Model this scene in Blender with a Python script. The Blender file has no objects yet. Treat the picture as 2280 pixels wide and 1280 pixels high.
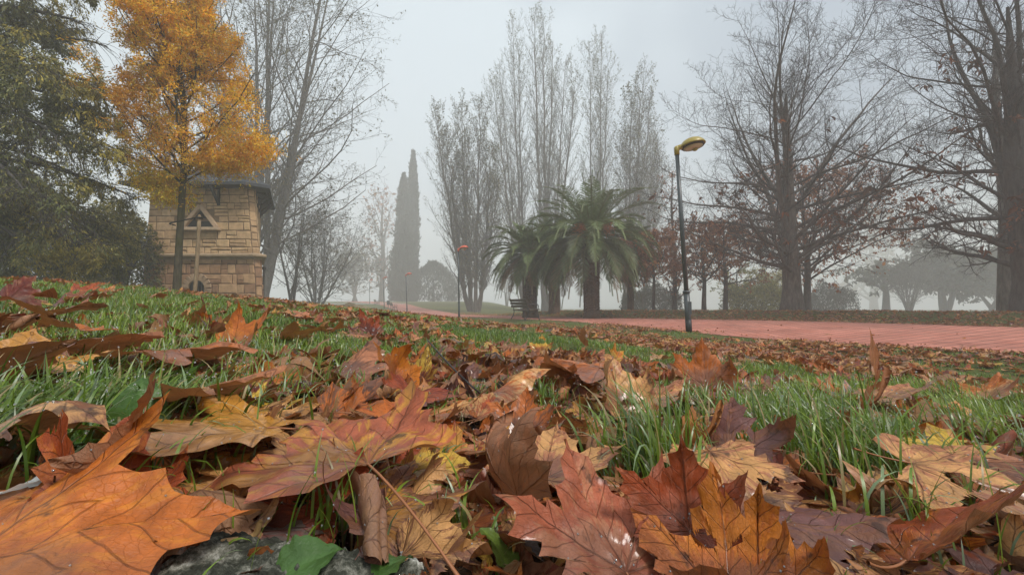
import bpy, math, random
import numpy as np
from mathutils import Vector
# ------------------------------------------------------------------ scene, camera, light
S = bpy.context.scene
COL = S.collection
F0 = 950.0                      # focal length in photo pixels (photo is 2280 wide)
HOR = 682.0                     # photo row of the horizon
TILT = math.atan((HOR - 640.0) / F0)
cam_d = bpy.data.cameras.new("camera")
cam_d.sensor_width = 36.0
cam_d.lens = 36.0 * F0 / 2280.0
cam_d.clip_start = 0.01
cam_d.clip_end = 2000.0
cam = bpy.data.objects.new("camera", cam_d)
COL.objects.link(cam)
cam.location = (0, 0, 0)
cam.rotation_euler = (math.pi / 2 + TILT, 0, 0)
S.camera = cam

SUN_EL, SUN_AZ = math.radians(56), math.radians(132)
W = bpy.data.worlds.new("World")
S.world = W
W.use_nodes = True
wt = W.node_tree
wt.nodes.clear()
wo = wt.nodes.new("ShaderNodeOutputWorld")
bg = wt.nodes.new("ShaderNodeBackground")
sky = wt.nodes.new("ShaderNodeTexSky")
sky.sky_type = 'NISHITA'
sky.sun_disc = False
sky.sun_elevation = SUN_EL
sky.sun_rotation = SUN_AZ
sky.dust_density = 3.0
hs = wt.nodes.new("ShaderNodeHueSaturation")
hs.inputs['Saturation'].default_value = 1.15
wt.links.new(sky.outputs[0], hs.inputs['Color'])
# thin even cloud layer over the blue: paler where the cloud is thick
tc = wt.nodes.new("ShaderNodeTexCoord")
nz = wt.nodes.new("ShaderNodeTexNoise")
nz.inputs['Scale'].default_value = 1.6
nz.inputs['Detail'].default_value = 3.0
wt.links.new(tc.outputs['Generated'], nz.inputs['Vector'])
rp = wt.nodes.new("ShaderNodeValToRGB")
rp.color_ramp.elements[0].position = 0.35
rp.color_ramp.elements[0].color = (0.30, 0.30, 0.30, 1)
rp.color_ramp.elements[1].position = 0.62
rp.color_ramp.elements[1].color = (0.85, 0.85, 0.85, 1)
sx_ = wt.nodes.new("ShaderNodeSeparateXYZ"); wt.links.new(tc.outputs['Generated'], sx_.inputs[0])
ad_ = wt.nodes.new("ShaderNodeMath"); ad_.operation = 'MULTIPLY_ADD'; ad_.inputs[1].default_value = -0.34
wt.links.new(sx_.outputs[0], ad_.inputs[0]); wt.links.new(nz.outputs['Fac'], ad_.inputs[2])   # the cloud thins towards the east
wt.links.new(ad_.outputs[0], rp.inputs['Fac'])
mx = wt.nodes.new("ShaderNodeMix")
mx.data_type = 'RGBA'
wt.links.new(rp.outputs['Color'], mx.inputs['Factor'])
wt.links.new(hs.outputs[0], mx.inputs[6])
mx.inputs[7].default_value = (8.8, 9.9, 10.6, 1)
wt.links.new(mx.outputs[2], bg.inputs['Color'])
bg.inputs['Strength'].default_value = 0.050
wt.links.new(bg.outputs[0], wo.inputs['Surface'])

sd = bpy.data.lights.new("sun", 'SUN')
sd.energy = 1.5
sd.angle = math.radians(14)
sd.color = (1.0, 0.96, 0.9)
sun = bpy.data.objects.new("sun", sd)
COL.objects.link(sun)
sun.rotation_euler = (math.pi / 2 - SUN_EL, 0, -SUN_AZ + math.pi)
# aim exactly
sv = Vector((math.sin(SUN_AZ) * math.cos(SUN_EL), math.cos(SUN_AZ) * math.cos(SUN_EL), math.sin(SUN_EL)))
sun.rotation_mode = 'QUATERNION'
sun.rotation_quaternion = sv.to_track_quat('Z', 'Y')

S.view_settings.view_transform = 'Standard'
S.view_settings.look = 'None'
S.view_settings.exposure = 1.1
S.view_settings.gamma = 1.0
S.view_settings.use_curve_mapping = False
cy = S.cycles
cy.max_bounces = 6
cy.diffuse_bounces = 2
cy.glossy_bounces = 2
cy.transmission_bounces = 4
cy.volume_bounces = 2
cy.transparent_max_bounces = 8
cy.use_denoising = True
cy.caustics_reflective = False
cy.caustics_refractive = False

# ------------------------------------------------------------------ maths helpers
def rng_(s): return np.random.default_rng(s)
def sstep(a, b, x):
    t = np.clip((x - a) / (b - a), 0, 1)
    return t * t * (3 - 2 * t)
def nrm(v):
    return v / np.maximum(np.linalg.norm(v, axis=-1, keepdims=True), 1e-9)
_nr = rng_(7)
_W = [(_nr.uniform(0, 6.28), _nr.uniform(0, 6.28), _nr.uniform(0, 6.28)) for _ in range(24)]
def wave(x, y, f, k=6, seed=0):
    """smooth pseudo noise in -1..1"""
    o = 0
    for i in range(k):
        a, p, q = _W[(i + seed * 5) % 24]
        ff = f * (0.7 + 0.25 * i)
        o = o + np.sin(x * ff * math.cos(a) + y * ff * math.sin(a) + p) * np.cos(-x * ff * 0.8 * math.sin(a) + y * ff * 0.9 * math.cos(a) + q)
    return o / (k * 0.45)
def catmull(P, n):
    P = np.asarray(P, float)
    Q = np.vstack([2 * P[0] - P[1], P, 2 * P[-1] - P[-2]])
    out = []
    for i in range(1, len(Q) - 2):
        for t in np.arange(n) / n:
            out.append(0.5 * ((2 * Q[i]) + (-Q[i - 1] + Q[i + 1]) * t + (2 * Q[i - 1] - 5 * Q[i] + 4 * Q[i + 1] - Q[i + 2]) * t * t + (-Q[i - 1] + 3 * Q[i] - 3 * Q[i + 1] + Q[i + 2]) * t ** 3))
    out.append(Q[-2])
    return np.array(out)

# ------------------------------------------------------------------ the lie of the land
NEAR = [(17, -14), (12.5, -5), (9.3, 0.2), (7.2, 3.1), (5.7, 4.75), (4.9, 5.7), (4.2, 7.0), (3.75, 8.6), (3.3, 10.6), (1.7, 16.2), (0.0, 19.6), (-3.0, 24.9), (-9.8, 40), (-16.3, 57), (-24, 73), (-42, 100), (-75, 140)]
FAR = [(30, -12), (24, -4), (20, 1.5), (17.2, 5.5), (14.6, 9.0), (13.1, 10.9), (11.8, 13.6), (10.2, 16.0), (8.2, 18.2), (5.4, 20.6), (2.6, 24.0), (-0.6, 30.0), (-5.5, 42), (-12.3, 58), (-20, 76), (-37, 104), (-70, 145)]
NE, FE = catmull(NEAR, 6), catmull(FAR, 6)
def pz(Y, X=None):
    l = np.interp(Y, [0, 15, 24, 40, 57, 72, 97, 150], [-.54, -.54, -.62, -.80, -.24, .45, 1.1, 1.6])
    if X is None: return l
    r = np.interp(Y, [0, 15, 30, 60, 100, 150], [-.54, -.54, -.62, -.95, -1.3, -1.4])
    w = sstep(-8, 10, X + (Y - 30) * .02)
    return l * (1 - w) + r * w
def sdist(E, X, Y):
    """signed distance to polyline E (running away from us); positive = right of it"""
    X = np.atleast_1d(np.asarray(X, float)); Y = np.atleast_1d(np.asarray(Y, float))
    best = np.full(X.shape, 1e9); sg = np.ones(X.shape)
    for (x0, y0), (x1, y1) in zip(E[:-1], E[1:]):
        dx, dy = x1 - x0, y1 - y0
        L2 = dx * dx + dy * dy
        t = np.clip(((X - x0) * dx + (Y - y0) * dy) / L2, 0, 1)
        ex, ey = X - (x0 + t * dx), Y - (y0 + t * dy)
        d = np.hypot(ex, ey)
        m = d < best
        best = np.where(m, d, best)
        sg = np.where(m, np.sign(dy * (X - x0) - dx * (Y - y0)), sg)
    return best * sg
def terr(X, Y):
    X = np.atleast_1d(np.asarray(X, float)); Y = np.atleast_1d(np.asarray(Y, float))
    dn = sdist(NE, X, Y); df = sdist(FE, X, Y)
    base = pz(Y, X)
    plane = -0.165 - 0.0247 * Y - np.where(X > 0, 0.09 * 12 * np.tanh(X / 12), 0.9 * np.tanh(X * .118 / .9))
    plane = plane + 0.012 * wave(X, Y, 5.0, seed=1) * np.exp(-np.hypot(X, Y) / 6) + 0.02 * wave(X, Y, 1.3, seed=2) * sstep(0.5, 3, np.hypot(X, Y))
    plane = plane - 0.27 * sstep(6, 18, Y) * np.exp(-((X + 2.2) / 4.8) ** 2)
    w = sstep(-0.1, -2.4, dn) * (1 - sstep(19, 33, Y))
    z = base * (1 - w) + plane * w
    bank = 0.36 * sstep(0.15, 2.0, df) - 0.22 * sstep(3.5, 12, df)
    bank = bank * (1 - sstep(24, 40, Y)) + 0.03 * wave(X, Y, 1.6, seed=3) * sstep(0.3, 2, df)
    z = z + np.where(df > 0, bank, 0)
    inside = sstep(0.0, 0.25, dn) * sstep(0.0, 0.25, -df)
    return z - 0.035 * inside
def ray(px, py):
    c, s = math.cos(TILT), math.sin(TILT)
    a, b = (px - 1140.0) / F0, (640.0 - py) / F0
    return np.array([a, c - b * s, s + b * c])
def on_ground(px, py, h=0.0):
    d = ray(px, py)
    t = np.concatenate([np.linspace(0.12, 3, 1500), np.linspace(3, 60, 4000)])
    X, Y, Z = d[0] * t, d[1] * t, d[2] * t
    hit = np.where(Z < terr(X, Y) + h)[0]
    i = hit[0] if len(hit) else len(t) - 1
    return np.array([X[i], Y[i], Z[i]])
def at(px, Y, dz=0.0):
    X = (px - 1140.0) / F0 * Y
    return np.array([X, Y, float(terr(X, Y)[0]) + dz])
def hz(py, Y):       # world height of photo row py at depth Y
    return (HOR - py) / F0 * Y
def to_px(X, Y, Z):
    c, s = math.cos(TILT), math.sin(TILT)
    dep = Y * c + Z * s
    return 1140 + F0 * X / dep, 640 - F0 * (Z * c - Y * s) / dep

# ------------------------------------------------------------------ object helpers
def mk(name, V, F, mat, parent=None, attrs=None, uv=None, smooth=True, mats=None, mi=None, loc=None, data_only=False):
    V = np.asarray(V, np.float32)
    if loc is not None: V = V - np.asarray(loc, np.float32)
    F = [np.asarray(f, np.int32) for f in (F if isinstance(F, (list, tuple)) else [F]) if len(f)]
    me = bpy.data.meshes.new(name)
    me.vertices.add(len(V)); me.vertices.foreach_set('co', V.ravel())
    nl = sum(f.size for f in F); nf = sum(len(f) for f in F)
    me.loops.add(nl); me.polygons.add(nf)
    li = np.concatenate([f.ravel() for f in F])
    tot = np.concatenate([np.full(len(f), f.shape[1]) for f in F])
    st = np.concatenate([[0], np.cumsum(tot)[:-1]])
    me.loops.foreach_set('vertex_index', li.astype(np.int32))
    me.polygons.foreach_set('loop_start', st.astype(np.int32))
    me.polygons.foreach_set('loop_total', tot.astype(np.int32))
    if mats:
        for m in mats: me.materials.append(m)
        me.polygons.foreach_set('material_index', np.asarray(mi, np.int32))
    else:
        me.materials.append(mat)
    me.polygons.foreach_set('use_smooth', np.full(nf, smooth))
    for k, a in (attrs or {}).items():
        a = np.asarray(a, np.float32)
        at_ = me.attributes.new(k, 'FLOAT_COLOR', 'POINT')
        if a.shape[1] == 3: a = np.hstack([a, np.ones((len(a), 1), np.float32)])
        at_.data.foreach_set('color', a.ravel())
    if uv is not None:
        l = me.uv_layers.new(name='UVMap')
        l.data.foreach_set('uv', np.asarray(uv, np.float32)[li].ravel())
    me.update(calc_edges=True)
    me.validate()
    if data_only: return me
    o = bpy.data.objects.new(name, me)
    COL.objects.link(o)
    if loc is not None: o.location = [float(c) for c in loc]
    if parent is not None:
        o.parent = parent
    return o
def thing(name, label, cat, loc, group=None, rz=0.0):
    o = bpy.data.objects.new(name, None)
    o.empty_display_size = 0.2
    COL.objects.link(o)
    o.location = [float(c) for c in loc]; o.rotation_euler = (0, 0, rz)
    tag(o, label, cat, group)
    return o
def tag(o, label=None, cat=None, group=None, kind=None):
    if label: o['label'] = label
    if cat: o['category'] = cat
    if group: o['group'] = group
    if kind: o['kind'] = kind
    return o

class MB:
    """collects simple solids into one mesh"""
    def __init__(s): s.V = []; s.F = {}; s.n = 0; s.c = []
    def add(s, V, F, col=None):
        V = np.asarray(V, float)
        for f in (F if isinstance(F, list) else [F]):
            f = np.asarray(f)
            if len(f): s.F.setdefault(f.shape[1], []).append(f + s.n)
        s.V.append(V); s.n += len(V)
        s.c.append(np.tile(np.asarray(col if col is not None else (1, 1, 1), float), (len(V), 1)))
        return s
    def box(s, c, d, R=None, col=None, bev=0.0):
        d = np.asarray(d, float) / 2; b = min(bev, d.min() * 0.45)
        if b <= 0:
            v = np.array([[x, y, z] for x in (-1, 1) for y in (-1, 1) for z in (-1, 1)], float) * d
            f = np.array([[0, 1, 3, 2], [4, 6, 7, 5], [0, 4, 5, 1], [2, 3, 7, 6], [0, 2, 6, 4], [1, 5, 7, 3]])
            fs = [f]
        else:
            v = []; idx = {}
            for ax in range(3):
                for sx in (-1, 1):
                    for sy in (-1, 1):
                        for sz in (-1, 1):
                            sg = np.array([sx, sy, sz], float)
                            p = sg * (d - b); p[ax] = sg[ax] * d[ax]
                            idx[(ax, sx, sy, sz)] = len(v); v.append(p)
            q, t = [], []
            for ax in range(3):
                o = [a for a in range(3) if a != ax]
                for sg in (-1, 1):
                    ring = []
                    for (a, c2) in ((-1, -1), (1, -1), (1, 1), (-1, 1)):
                        k = [0, 0, 0]; k[ax] = sg; k[o[0]] = a; k[o[1]] = c2
                        ring.append(idx[(ax, *k)])
                    q.append(ring)
            for ax in range(3):          # edges along axis ax
                o = [a for a in range(3) if a != ax]
                for a in (-1, 1):
                    for c2 in (-1, 1):
                        k0 = [0, 0, 0]; k1 = [0, 0, 0]
                        k0[ax], k1[ax] = -1, 1
                        k0[o[0]] = k1[o[0]] = a; k0[o[1]] = k1[o[1]] = c2
                        q.append([idx[(o[0], *k0)], idx[(o[0], *k1)], idx[(o[1], *k1)], idx[(o[1], *k0)]])
            for sx in (-1, 1):
                for sy in (-1, 1):
                    for sz in (-1, 1):
                        t.append([idx[(0, sx, sy, sz)], idx[(1, sx, sy, sz)], idx[(2, sx, sy, sz)]])
            v = np.array(v); fs = [np.array(q), np.array(t)]
        if R is not None: v = v @ np.asarray(R).T
        return s.add(v + np.asarray(c, float), fs, col)
    def tube(s, P, r, n=10, col=None, cap=True):
        V, F = tubes(np.asarray(P, float)[None], np.atleast_2d(np.broadcast_to(r, (len(P),)) if np.ndim(r) < 1 or len(np.atleast_1d(r)) == 1 else r), n)
        fs = [F]
        if cap:
            m = len(P)
            fs.append(np.array([list(range(n))[::-1]])); fs.append(np.array([[(m - 1) * n + i for i in range(n)]]))
        return s.add(V, fs, col)
    def lathe(s, prof, c=(0, 0, 0), n=24, R=None, col=None, sx=1.0, sy=1.0):
        prof = np.asarray(prof, float); m = len(prof)
        a = np.arange(n) * 2 * math.pi / n
        V = np.stack([prof[:, 0:1] * np.cos(a) * sx, prof[:, 0:1] * np.sin(a) * sy, np.repeat(prof[:, 1:2], n, 1)], -1).reshape(-1, 3)
        i, j = np.meshgrid(np.arange(m - 1), np.arange(n), indexing='ij')
        F = np.stack([i * n + j, i * n + (j + 1) % n, (i + 1) * n + (j + 1) % n, (i + 1) * n + j], -1).reshape(-1, 4)
        if R is not None: V = V @ np.asarray(R).T
        return s.add(V + np.asarray(c, float), F, col)
    def build(s, name, mat, parent=None, smooth=False, loc=None):
        V = np.vstack(s.V)
        return mk(name, V, [np.vstack(f) for f in s.F.values()], mat, parent, attrs={'tint': np.vstack(s.c)}, smooth=smooth, loc=loc)
def tubes(P, r, n):
    """P (M,k,3), r (M,k) -> verts, quads"""
    M, k, _ = P.shape
    T = np.empty_like(P)
    T[:, 1:-1] = P[:, 2:] - P[:, :-2] if k > 2 else 0
    T[:, 0] = P[:, 1] - P[:, 0]; T[:, -1] = P[:, -1] - P[:, -2]
    T = nrm(T)
    ov = nrm(P[:, -1] - P[:, 0])
    ref = np.zeros((M, 3)); ref[np.arange(M), np.argmin(np.abs(ov), 1)] = 1
    A = nrm(np.cross(T, ref[:, None, :])); B = np.cross(T, A)
    th = np.arange(n) * 2 * math.pi / n
    V = P[:, :, None, :] + r[:, :, None, None] * (A[:, :, None, :] * np.cos(th)[:, None] + B[:, :, None, :] * np.sin(th)[:, None])
    m, i, j = np.meshgrid(np.arange(M), np.arange(k - 1), np.arange(n), indexing='ij')
    b = m * k * n
    F = np.stack([b + i * n + j, b + i * n + (j + 1) % n, b + (i + 1) * n + (j + 1) % n, b + (i + 1) * n + j], -1).reshape(-1, 4)
    return V.reshape(-1, 3), F
def rotm(yaw=0, pitch=0, roll=0):
    y, p, r = (math.radians(a) for a in (yaw, pitch, roll))
    Rz = np.array([[math.cos(y), math.sin(y), 0], [-math.sin(y), math.cos(y), 0], [0, 0, 1]])
    Rx = np.array([[1, 0, 0], [0, math.cos(p), -math.sin(p)], [0, math.sin(p), math.cos(p)]])
    Ry = np.array([[math.cos(r), 0, math.sin(r)], [0, 1, 0], [-math.sin(r), 0, math.cos(r)]])
    return Rz @ Rx @ Ry

# ------------------------------------------------------------------ materials
class NT:
    def __init__(s, name):
        s.m = bpy.data.materials.new(name); s.m.use_nodes = True
        s.t = s.m.node_tree; s.t.nodes.clear()
        s.out = s.n('ShaderNodeOutputMaterial')
    def n(s, typ, **kw):
        o = s.t.nodes.new(typ)
        for k, v in kw.items():
            if hasattr(o, k): setattr(o, k, v)
        return o
    def l(s, a, b): s.t.links.new(a, b)
    def set(s, inp, v):
        if hasattr(v, 'links') or isinstance(v, bpy.types.NodeSocket): s.l(v, inp)
        else: inp.default_value = v
    def math(s, op, a, b=0.0, c=0.0, clamp=False):
        o = s.n('ShaderNodeMath'); o.operation = op; o.use_clamp = clamp
        s.set(o.inputs[0], a); s.set(o.inputs[1], b)
        if op in ('MULTIPLY_ADD', 'WRAP', 'SMOOTH_MIN', 'COMPARE'): s.set(o.inputs[2], c)
        return o.outputs[0]
    def mix(s, f, a, b, mode='MIX'):
        o = s.n('ShaderNodeMix'); o.data_type = 'RGBA'; o.blend_type = mode
        s.set(o.inputs[0], f)
        for i, v in ((6, a), (7, b)):
            if isinstance(v, bpy.types.NodeSocket): s.l(v, o.inputs[i])
            else: o.inputs[i].default_value = tuple(v) + (1,) if len(v) == 3 else v
        return o.outputs[2]
    def noise(s, scale, detail=3.0, rough=0.55, vec=None, w=None):
        o = s.n('ShaderNodeTexNoise'); o.inputs['Scale'].default_value = scale
        o.inputs['Detail'].default_value = detail; o.inputs['Roughness'].default_value = rough
        if vec is not None: s.l(vec, o.inputs['Vector'])
        return o.outputs['Fac']
    def ramp(s, f, stops):
        o = s.n('ShaderNodeValToRGB'); e = o.color_ramp.elements
        while len(e) > 1: e.remove(e[-1])
        for i, (p, c) in enumerate(stops):
            q = e[0] if i == 0 else e.new(p)
            q.position = p
            q.color = (c, c, c, 1) if np.ndim(c) == 0 else tuple(c) + (1,)
        s.l(f, o.inputs[0]); return o.outputs['Color']
    def mr(s, v, a, b, c=0.0, d=1.0):
        o = s.n('ShaderNodeMapRange'); s.set(o.inputs[0], v)
        for i, x in enumerate((a, b, c, d)): s.set(o.inputs[i + 1], x)
        return o.outputs[0]
    def attr(s, name):
        o = s.n('ShaderNodeAttribute'); o.attribute_name = name; return o.outputs['Color']
    def obj(s): return s.n('ShaderNodeTexCoord').outputs['Object']
    def pos(s): return s.n('ShaderNodeNewGeometry').outputs['Position']
    def bump(s, h, strength=0.3, dist=0.01):
        o = s.n('ShaderNodeBump'); o.inputs['Strength'].default_value = strength; o.inputs['Distance'].default_value = dist
        s.l(h, o.inputs['Height']); return o.outputs['Normal']
    def bsdf(s, col, rough=0.7, spec=0.4, normal=None, transl=0.0, tcol=None, metal=0.0, coat=0.0, coat_rough=0.2):
        p = s.n('ShaderNodeBsdfPrincipled')
        s.set(p.inputs['Base Color'], col if isinstance(col, bpy.types.NodeSocket) else tuple(col) + (1,))
        s.set(p.inputs['Roughness'], rough); s.set(p.inputs['Specular IOR Level'], spec)
        p.inputs['Metallic'].default_value = metal
        s.set(p.inputs['Coat Weight'], coat); p.inputs['Coat Roughness'].default_value = coat_rough
        if normal is not None: s.l(normal, p.inputs['Normal'])
        if transl > 0:
            t = s.n('ShaderNodeBsdfTranslucent')
            tc_ = tcol if tcol is not None else col
            s.set(t.inputs['Color'], tc_ if isinstance(tc_, bpy.types.NodeSocket) else tuple(tc_) + (1,))
            m = s.n('ShaderNodeMixShader'); m.inputs[0].default_value = transl
            s.l(p.outputs[0], m.inputs[1]); s.l(t.outputs[0], m.inputs[2]); s.l(m.outputs[0], s.out.inputs['Surface'])
        else: s.l(p.outputs[0], s.out.inputs['Surface'])
        return s.m

def m_simple(name, col, rough=0.6, var=0.15, scale=8.0, spec=0.4, metal=0.0, bump=0.0, coat=0.0):
    t = NT(name); n = t.noise(scale, 4, 0.6, t.obj())
    f = t.mr(n, 0.3, 0.7, 1 - var, 1 + var)
    c = t.mix(1.0, tuple(col), t.mix(f, (0, 0, 0), (1, 1, 1)), 'MULTIPLY')
    vm = t.n('ShaderNodeVectorMath'); vm.operation = 'SCALE'; vm.inputs[0].default_value = tuple(col); t.l(f, vm.inputs['Scale'])
    return t.bsdf(vm.outputs[0], rough, spec, t.bump(n, bump, 0.02) if bump else None, metal=metal, coat=coat)
def m_tint(name, rough=0.7, var=0.2, scale=6.0, spec=0.3, transl=0.0, bump=0.0, bscale=30.0, coord='obj'):
    t = NT(name); co = t.obj() if coord == 'obj' else t.pos()
    n = t.noise(scale, 4, 0.6, co)
    vm = t.n('ShaderNodeVectorMath'); vm.operation = 'SCALE'
    t.l(t.attr('tint'), vm.inputs[0]); t.l(t.mr(n, 0.3, 0.7, 1 - var, 1 + var), vm.inputs['Scale'])
    return t.bsdf(vm.outputs[0], rough, spec, t.bump(t.noise(bscale, 4, 0.65, co), bump, 0.02) if bump else None, transl=transl)

def m_leaf():
    """dead plane-tree leaf: tint/tint_b blotches, veins worked out from the flat leaf coordinates in the UV map"""
    t = NT('fallen_leaf')
    uv = t.n('ShaderNodeUVMap').outputs[0]
    sp = t.n('ShaderNodeSeparateXYZ'); t.l(uv, sp.inputs[0])
    u, v = sp.outputs[0], sp.outputs[1]
    au = t.math('ABSOLUTE', u)
    warp = t.noise(5.0, 2, 0.5, uv)
    r = t.math('SQRT', t.math('ADD', t.math('MULTIPLY', u, u), t.math('MULTIPLY', v, v)))
    a = t.math('ADD', t.math('ARCTAN2', au, v), t.math('MULTIPLY', t.math('SUBTRACT', warp, 0.5), 0.12))
    th = t.math('ADD', t.math('MULTIPLY', t.math('GREATER_THAN', a, 0.43), 0.85), t.math('MULTIPLY', t.math('GREATER_THAN', a, 1.25), 0.82))
    da = t.math('SUBTRACT', a, th)
    d = t.math('MULTIPLY', r, t.math('ABSOLUTE', t.math('SINE', da)))
    s_ = t.math('MULTIPLY', r, t.math('COSINE', da))
    w = t.math('MULTIPLY_ADD', r, -0.009, 0.0125)
    main = t.math('SUBTRACT', 1.0, t.math('DIVIDE', d, w), clamp=True)
    q = t.math('FRACT', t.math('MULTIPLY', t.math('SUBTRACT', s_, t.math('MULTIPLY', d, 0.95)), 6.5))
    sec = t.math('SUBTRACT', 1.0, t.math('DIVIDE', t.math('ABSOLUTE', t.math('SUBTRACT', q, 0.5)), 0.045), clamp=True)
    sec = t.math('MULTIPLY', sec, 0.6)
    vo = t.n('ShaderNodeTexVoronoi'); vo.feature = 'DISTANCE_TO_EDGE'; vo.inputs['Scale'].default_value = 26.0; t.l(uv, vo.inputs['Vector'])
    ret = t.mr(vo.outputs['Distance'], 0.0, 0.05, 1.0, 0.0)
    vein = t.math('MAXIMUM', main, sec)
    pos = t.obj()
    n1 = t.noise(3.2, 5, 0.62, uv); n2 = t.noise(60.0, 4, 0.65, pos); n3 = t.noise(14.0, 4, 0.7, pos)
    A, B = t.attr('tint'), t.attr('tint_b')
    cb = t.n('ShaderNodeCombineXYZ'); t.l(t.math('MULTIPLY', a, 5.0), cb.inputs[0]); t.l(t.math('MULTIPLY', r, 1.6), cb.inputs[1]); t.l(t.math('MULTIPLY', t.math('GREATER_THAN', u, 0.0), 7.0), cb.inputs[2])
    streak = t.noise(1.6, 5, 0.7, cb.outputs[0])
    blot = t.mr(t.math('ADD', t.math('MULTIPLY', n3, 0.45), t.math('MULTIPLY', streak, 0.55)), 0.485, 0.535)
    col = t.mix(blot, A, B)
    vmul = t.n('ShaderNodeVectorMath'); vmul.operation = 'SCALE'; t.l(col, vmul.inputs[0]); t.l(t.mr(n2, 0.25, 0.75, 0.55, 1.42), vmul.inputs['Scale'])
    col = vmul.outputs[0]
    ob = t.n('ShaderNodeObjectInfo')
    big = t.noise(6.0, 3, 0.6, pos)
    col = t.mix(t.mr(big, 0.48, 0.68, 0, 0.7), col, (0.11, 0.045, 0.035))
    edge = t.mr(r, 0.45, 1.0, 0.0, 0.35)
    col = t.mix(t.math('MULTIPLY', edge, t.mr(streak, 0.35, 0.6)), col, (0.16, 0.06, 0.025))
    spots = t.mr(t.noise(30.0, 4, 0.7, pos), 0.60, 0.67)
    col = t.mix(t.math('MULTIPLY', spots, 0.8), col, (0.03, 0.018, 0.014))
    # veins stand darker on the underside, paler brown on top
    bf = t.n('ShaderNodeNewGeometry').outputs['Backfacing']
    under = t.mix(0.5, col, (0.40, 0.22, 0.11))
    top = t.mix(t.math('MULTIPLY', vein, 0.55), col, (0.13, 0.055, 0.03))
    top = t.mix(t.math('MULTIPLY', ret, 0.06), top, (0.12, 0.05, 0.03))
    und = t.mix(t.math('MULTIPLY', vein, 0.6), under, (0.16, 0.06, 0.03))
    c = t.mix(bf, top, und)
    h = t.math('ADD', t.math('MULTIPLY', vein, -1.0), t.math('MULTIPLY', n2, 1.3))
    h = t.math('ADD', h, t.math('MULTIPLY', ret, -0.12))
    nm = t.bump(t.math('ADD', h, t.math('MULTIPLY', streak, 1.3)), 0.85, 0.0017)
    rough = t.mr(n3, 0.3, 0.7, 0.34, 0.62)
    tc_ = t.mix(0.35, c, (0.75, 0.22, 0.03))
    return t.bsdf(c, rough, 0.32, nm, transl=0.16, tcol=tc_, coat=t.mr(big, 0.42, 0.62, 0.05, 0.6), coat_rough=0.16)

def m_grass():
    t = NT('grass_blade')
    n = t.noise(25.0, 3, 0.6, t.obj())
    vm = t.n('ShaderNodeVectorMath'); vm.operation = 'SCALE'; t.l(t.attr('tint'), vm.inputs[0]); t.l(t.mr(n, 0.3, 0.7, 0.75, 1.3), vm.inputs['Scale'])
    return t.bsdf(vm.outputs[0], 0.34, 0.6, None, transl=0.35)
def m_bark(name, c1, c2, scale=3.0, moss=None):
    t = NT(name); co = t.obj()
    mp = t.n('ShaderNodeMapping'); mp.inputs['Scale'].default_value = (1, 1, 0.22); t.l(co, mp.inputs['Vector'])
    n = t.noise(scale * 6, 6, 0.7, mp.outputs[0]); n2 = t.noise(scale * 0.6, 3, 0.5, co)
    c = t.mix(t.mr(n, 0.35, 0.65), tuple(c1), tuple(c2))
    if moss: c = t.mix(t.mr(n2, 0.45, 0.65, 0, 0.85), c, tuple(moss))
    else: c = t.mix(t.mr(n2, 0.4, 0.7, 0, 0.35), c, tuple(np.array(c1) * 0.6))
    return t.bsdf(c, 0.85, 0.25, t.bump(n, 0.8, 0.03))
def m_ground():
    t = NT('ground_turf'); p = t.pos()
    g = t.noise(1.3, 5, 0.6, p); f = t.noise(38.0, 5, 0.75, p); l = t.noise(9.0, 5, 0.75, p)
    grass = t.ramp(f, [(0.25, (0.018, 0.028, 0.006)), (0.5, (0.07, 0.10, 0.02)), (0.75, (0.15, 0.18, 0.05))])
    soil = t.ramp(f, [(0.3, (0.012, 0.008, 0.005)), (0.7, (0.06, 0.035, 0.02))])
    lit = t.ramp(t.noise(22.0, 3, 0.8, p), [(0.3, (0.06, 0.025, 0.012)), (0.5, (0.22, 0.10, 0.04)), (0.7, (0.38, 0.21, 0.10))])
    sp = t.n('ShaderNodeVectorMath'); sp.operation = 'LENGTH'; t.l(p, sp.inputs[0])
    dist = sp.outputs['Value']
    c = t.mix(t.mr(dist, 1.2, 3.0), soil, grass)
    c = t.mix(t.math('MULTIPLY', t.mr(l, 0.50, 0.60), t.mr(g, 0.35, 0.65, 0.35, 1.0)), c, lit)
    return t.bsdf(c, 0.9, 0.2, t.bump(f, 0.9, 0.03))
def m_brick():
    t = NT('brick_paving'); uv = t.n('ShaderNodeUVMap').outputs[0]
    b = t.n('ShaderNodeTexBrick'); t.l(uv, b.inputs['Vector'])
    b.inputs['Scale'].default_value = 1.0; b.inputs['Mortar Size'].default_value = 0.013; b.inputs['Mortar Smooth'].default_value = 0.3
    b.inputs['Brick Width'].default_value = 0.50; b.inputs['Row Height'].default_value = 0.24
    b.inputs['Color1'].default_value = (0.43, 0.16, 0.115, 1); b.inputs['Color2'].default_value = (0.52, 0.215, 0.16, 1); b.inputs['Mortar'].default_value = (0.05, 0.024, 0.018, 1)
    n = t.noise(0.7, 4, 0.6, uv); n2 = t.noise(30, 4, 0.6, uv)
    vm = t.n('ShaderNodeVectorMath'); vm.operation = 'SCALE'; t.l(t.mix(t.mr(t.noise(1.7, 6, 0.75, uv), 0.5, 0.75, 0, 0.55), b.outputs['Color'], (0.16, 0.085, 0.06)), vm.inputs[0]); t.l(t.math('MULTIPLY', t.mr(n, 0.3, 0.7, 0.72, 1.2), t.mr(n2, 0.3, 0.7, 0.85, 1.15)), vm.inputs['Scale'])
    return t.bsdf(vm.outputs[0], t.mr(n, 0.35, 0.65, 0.6, 0.85), 0.15, t.bump(b.outputs['Fac'], 0.5, -0.01))

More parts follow.
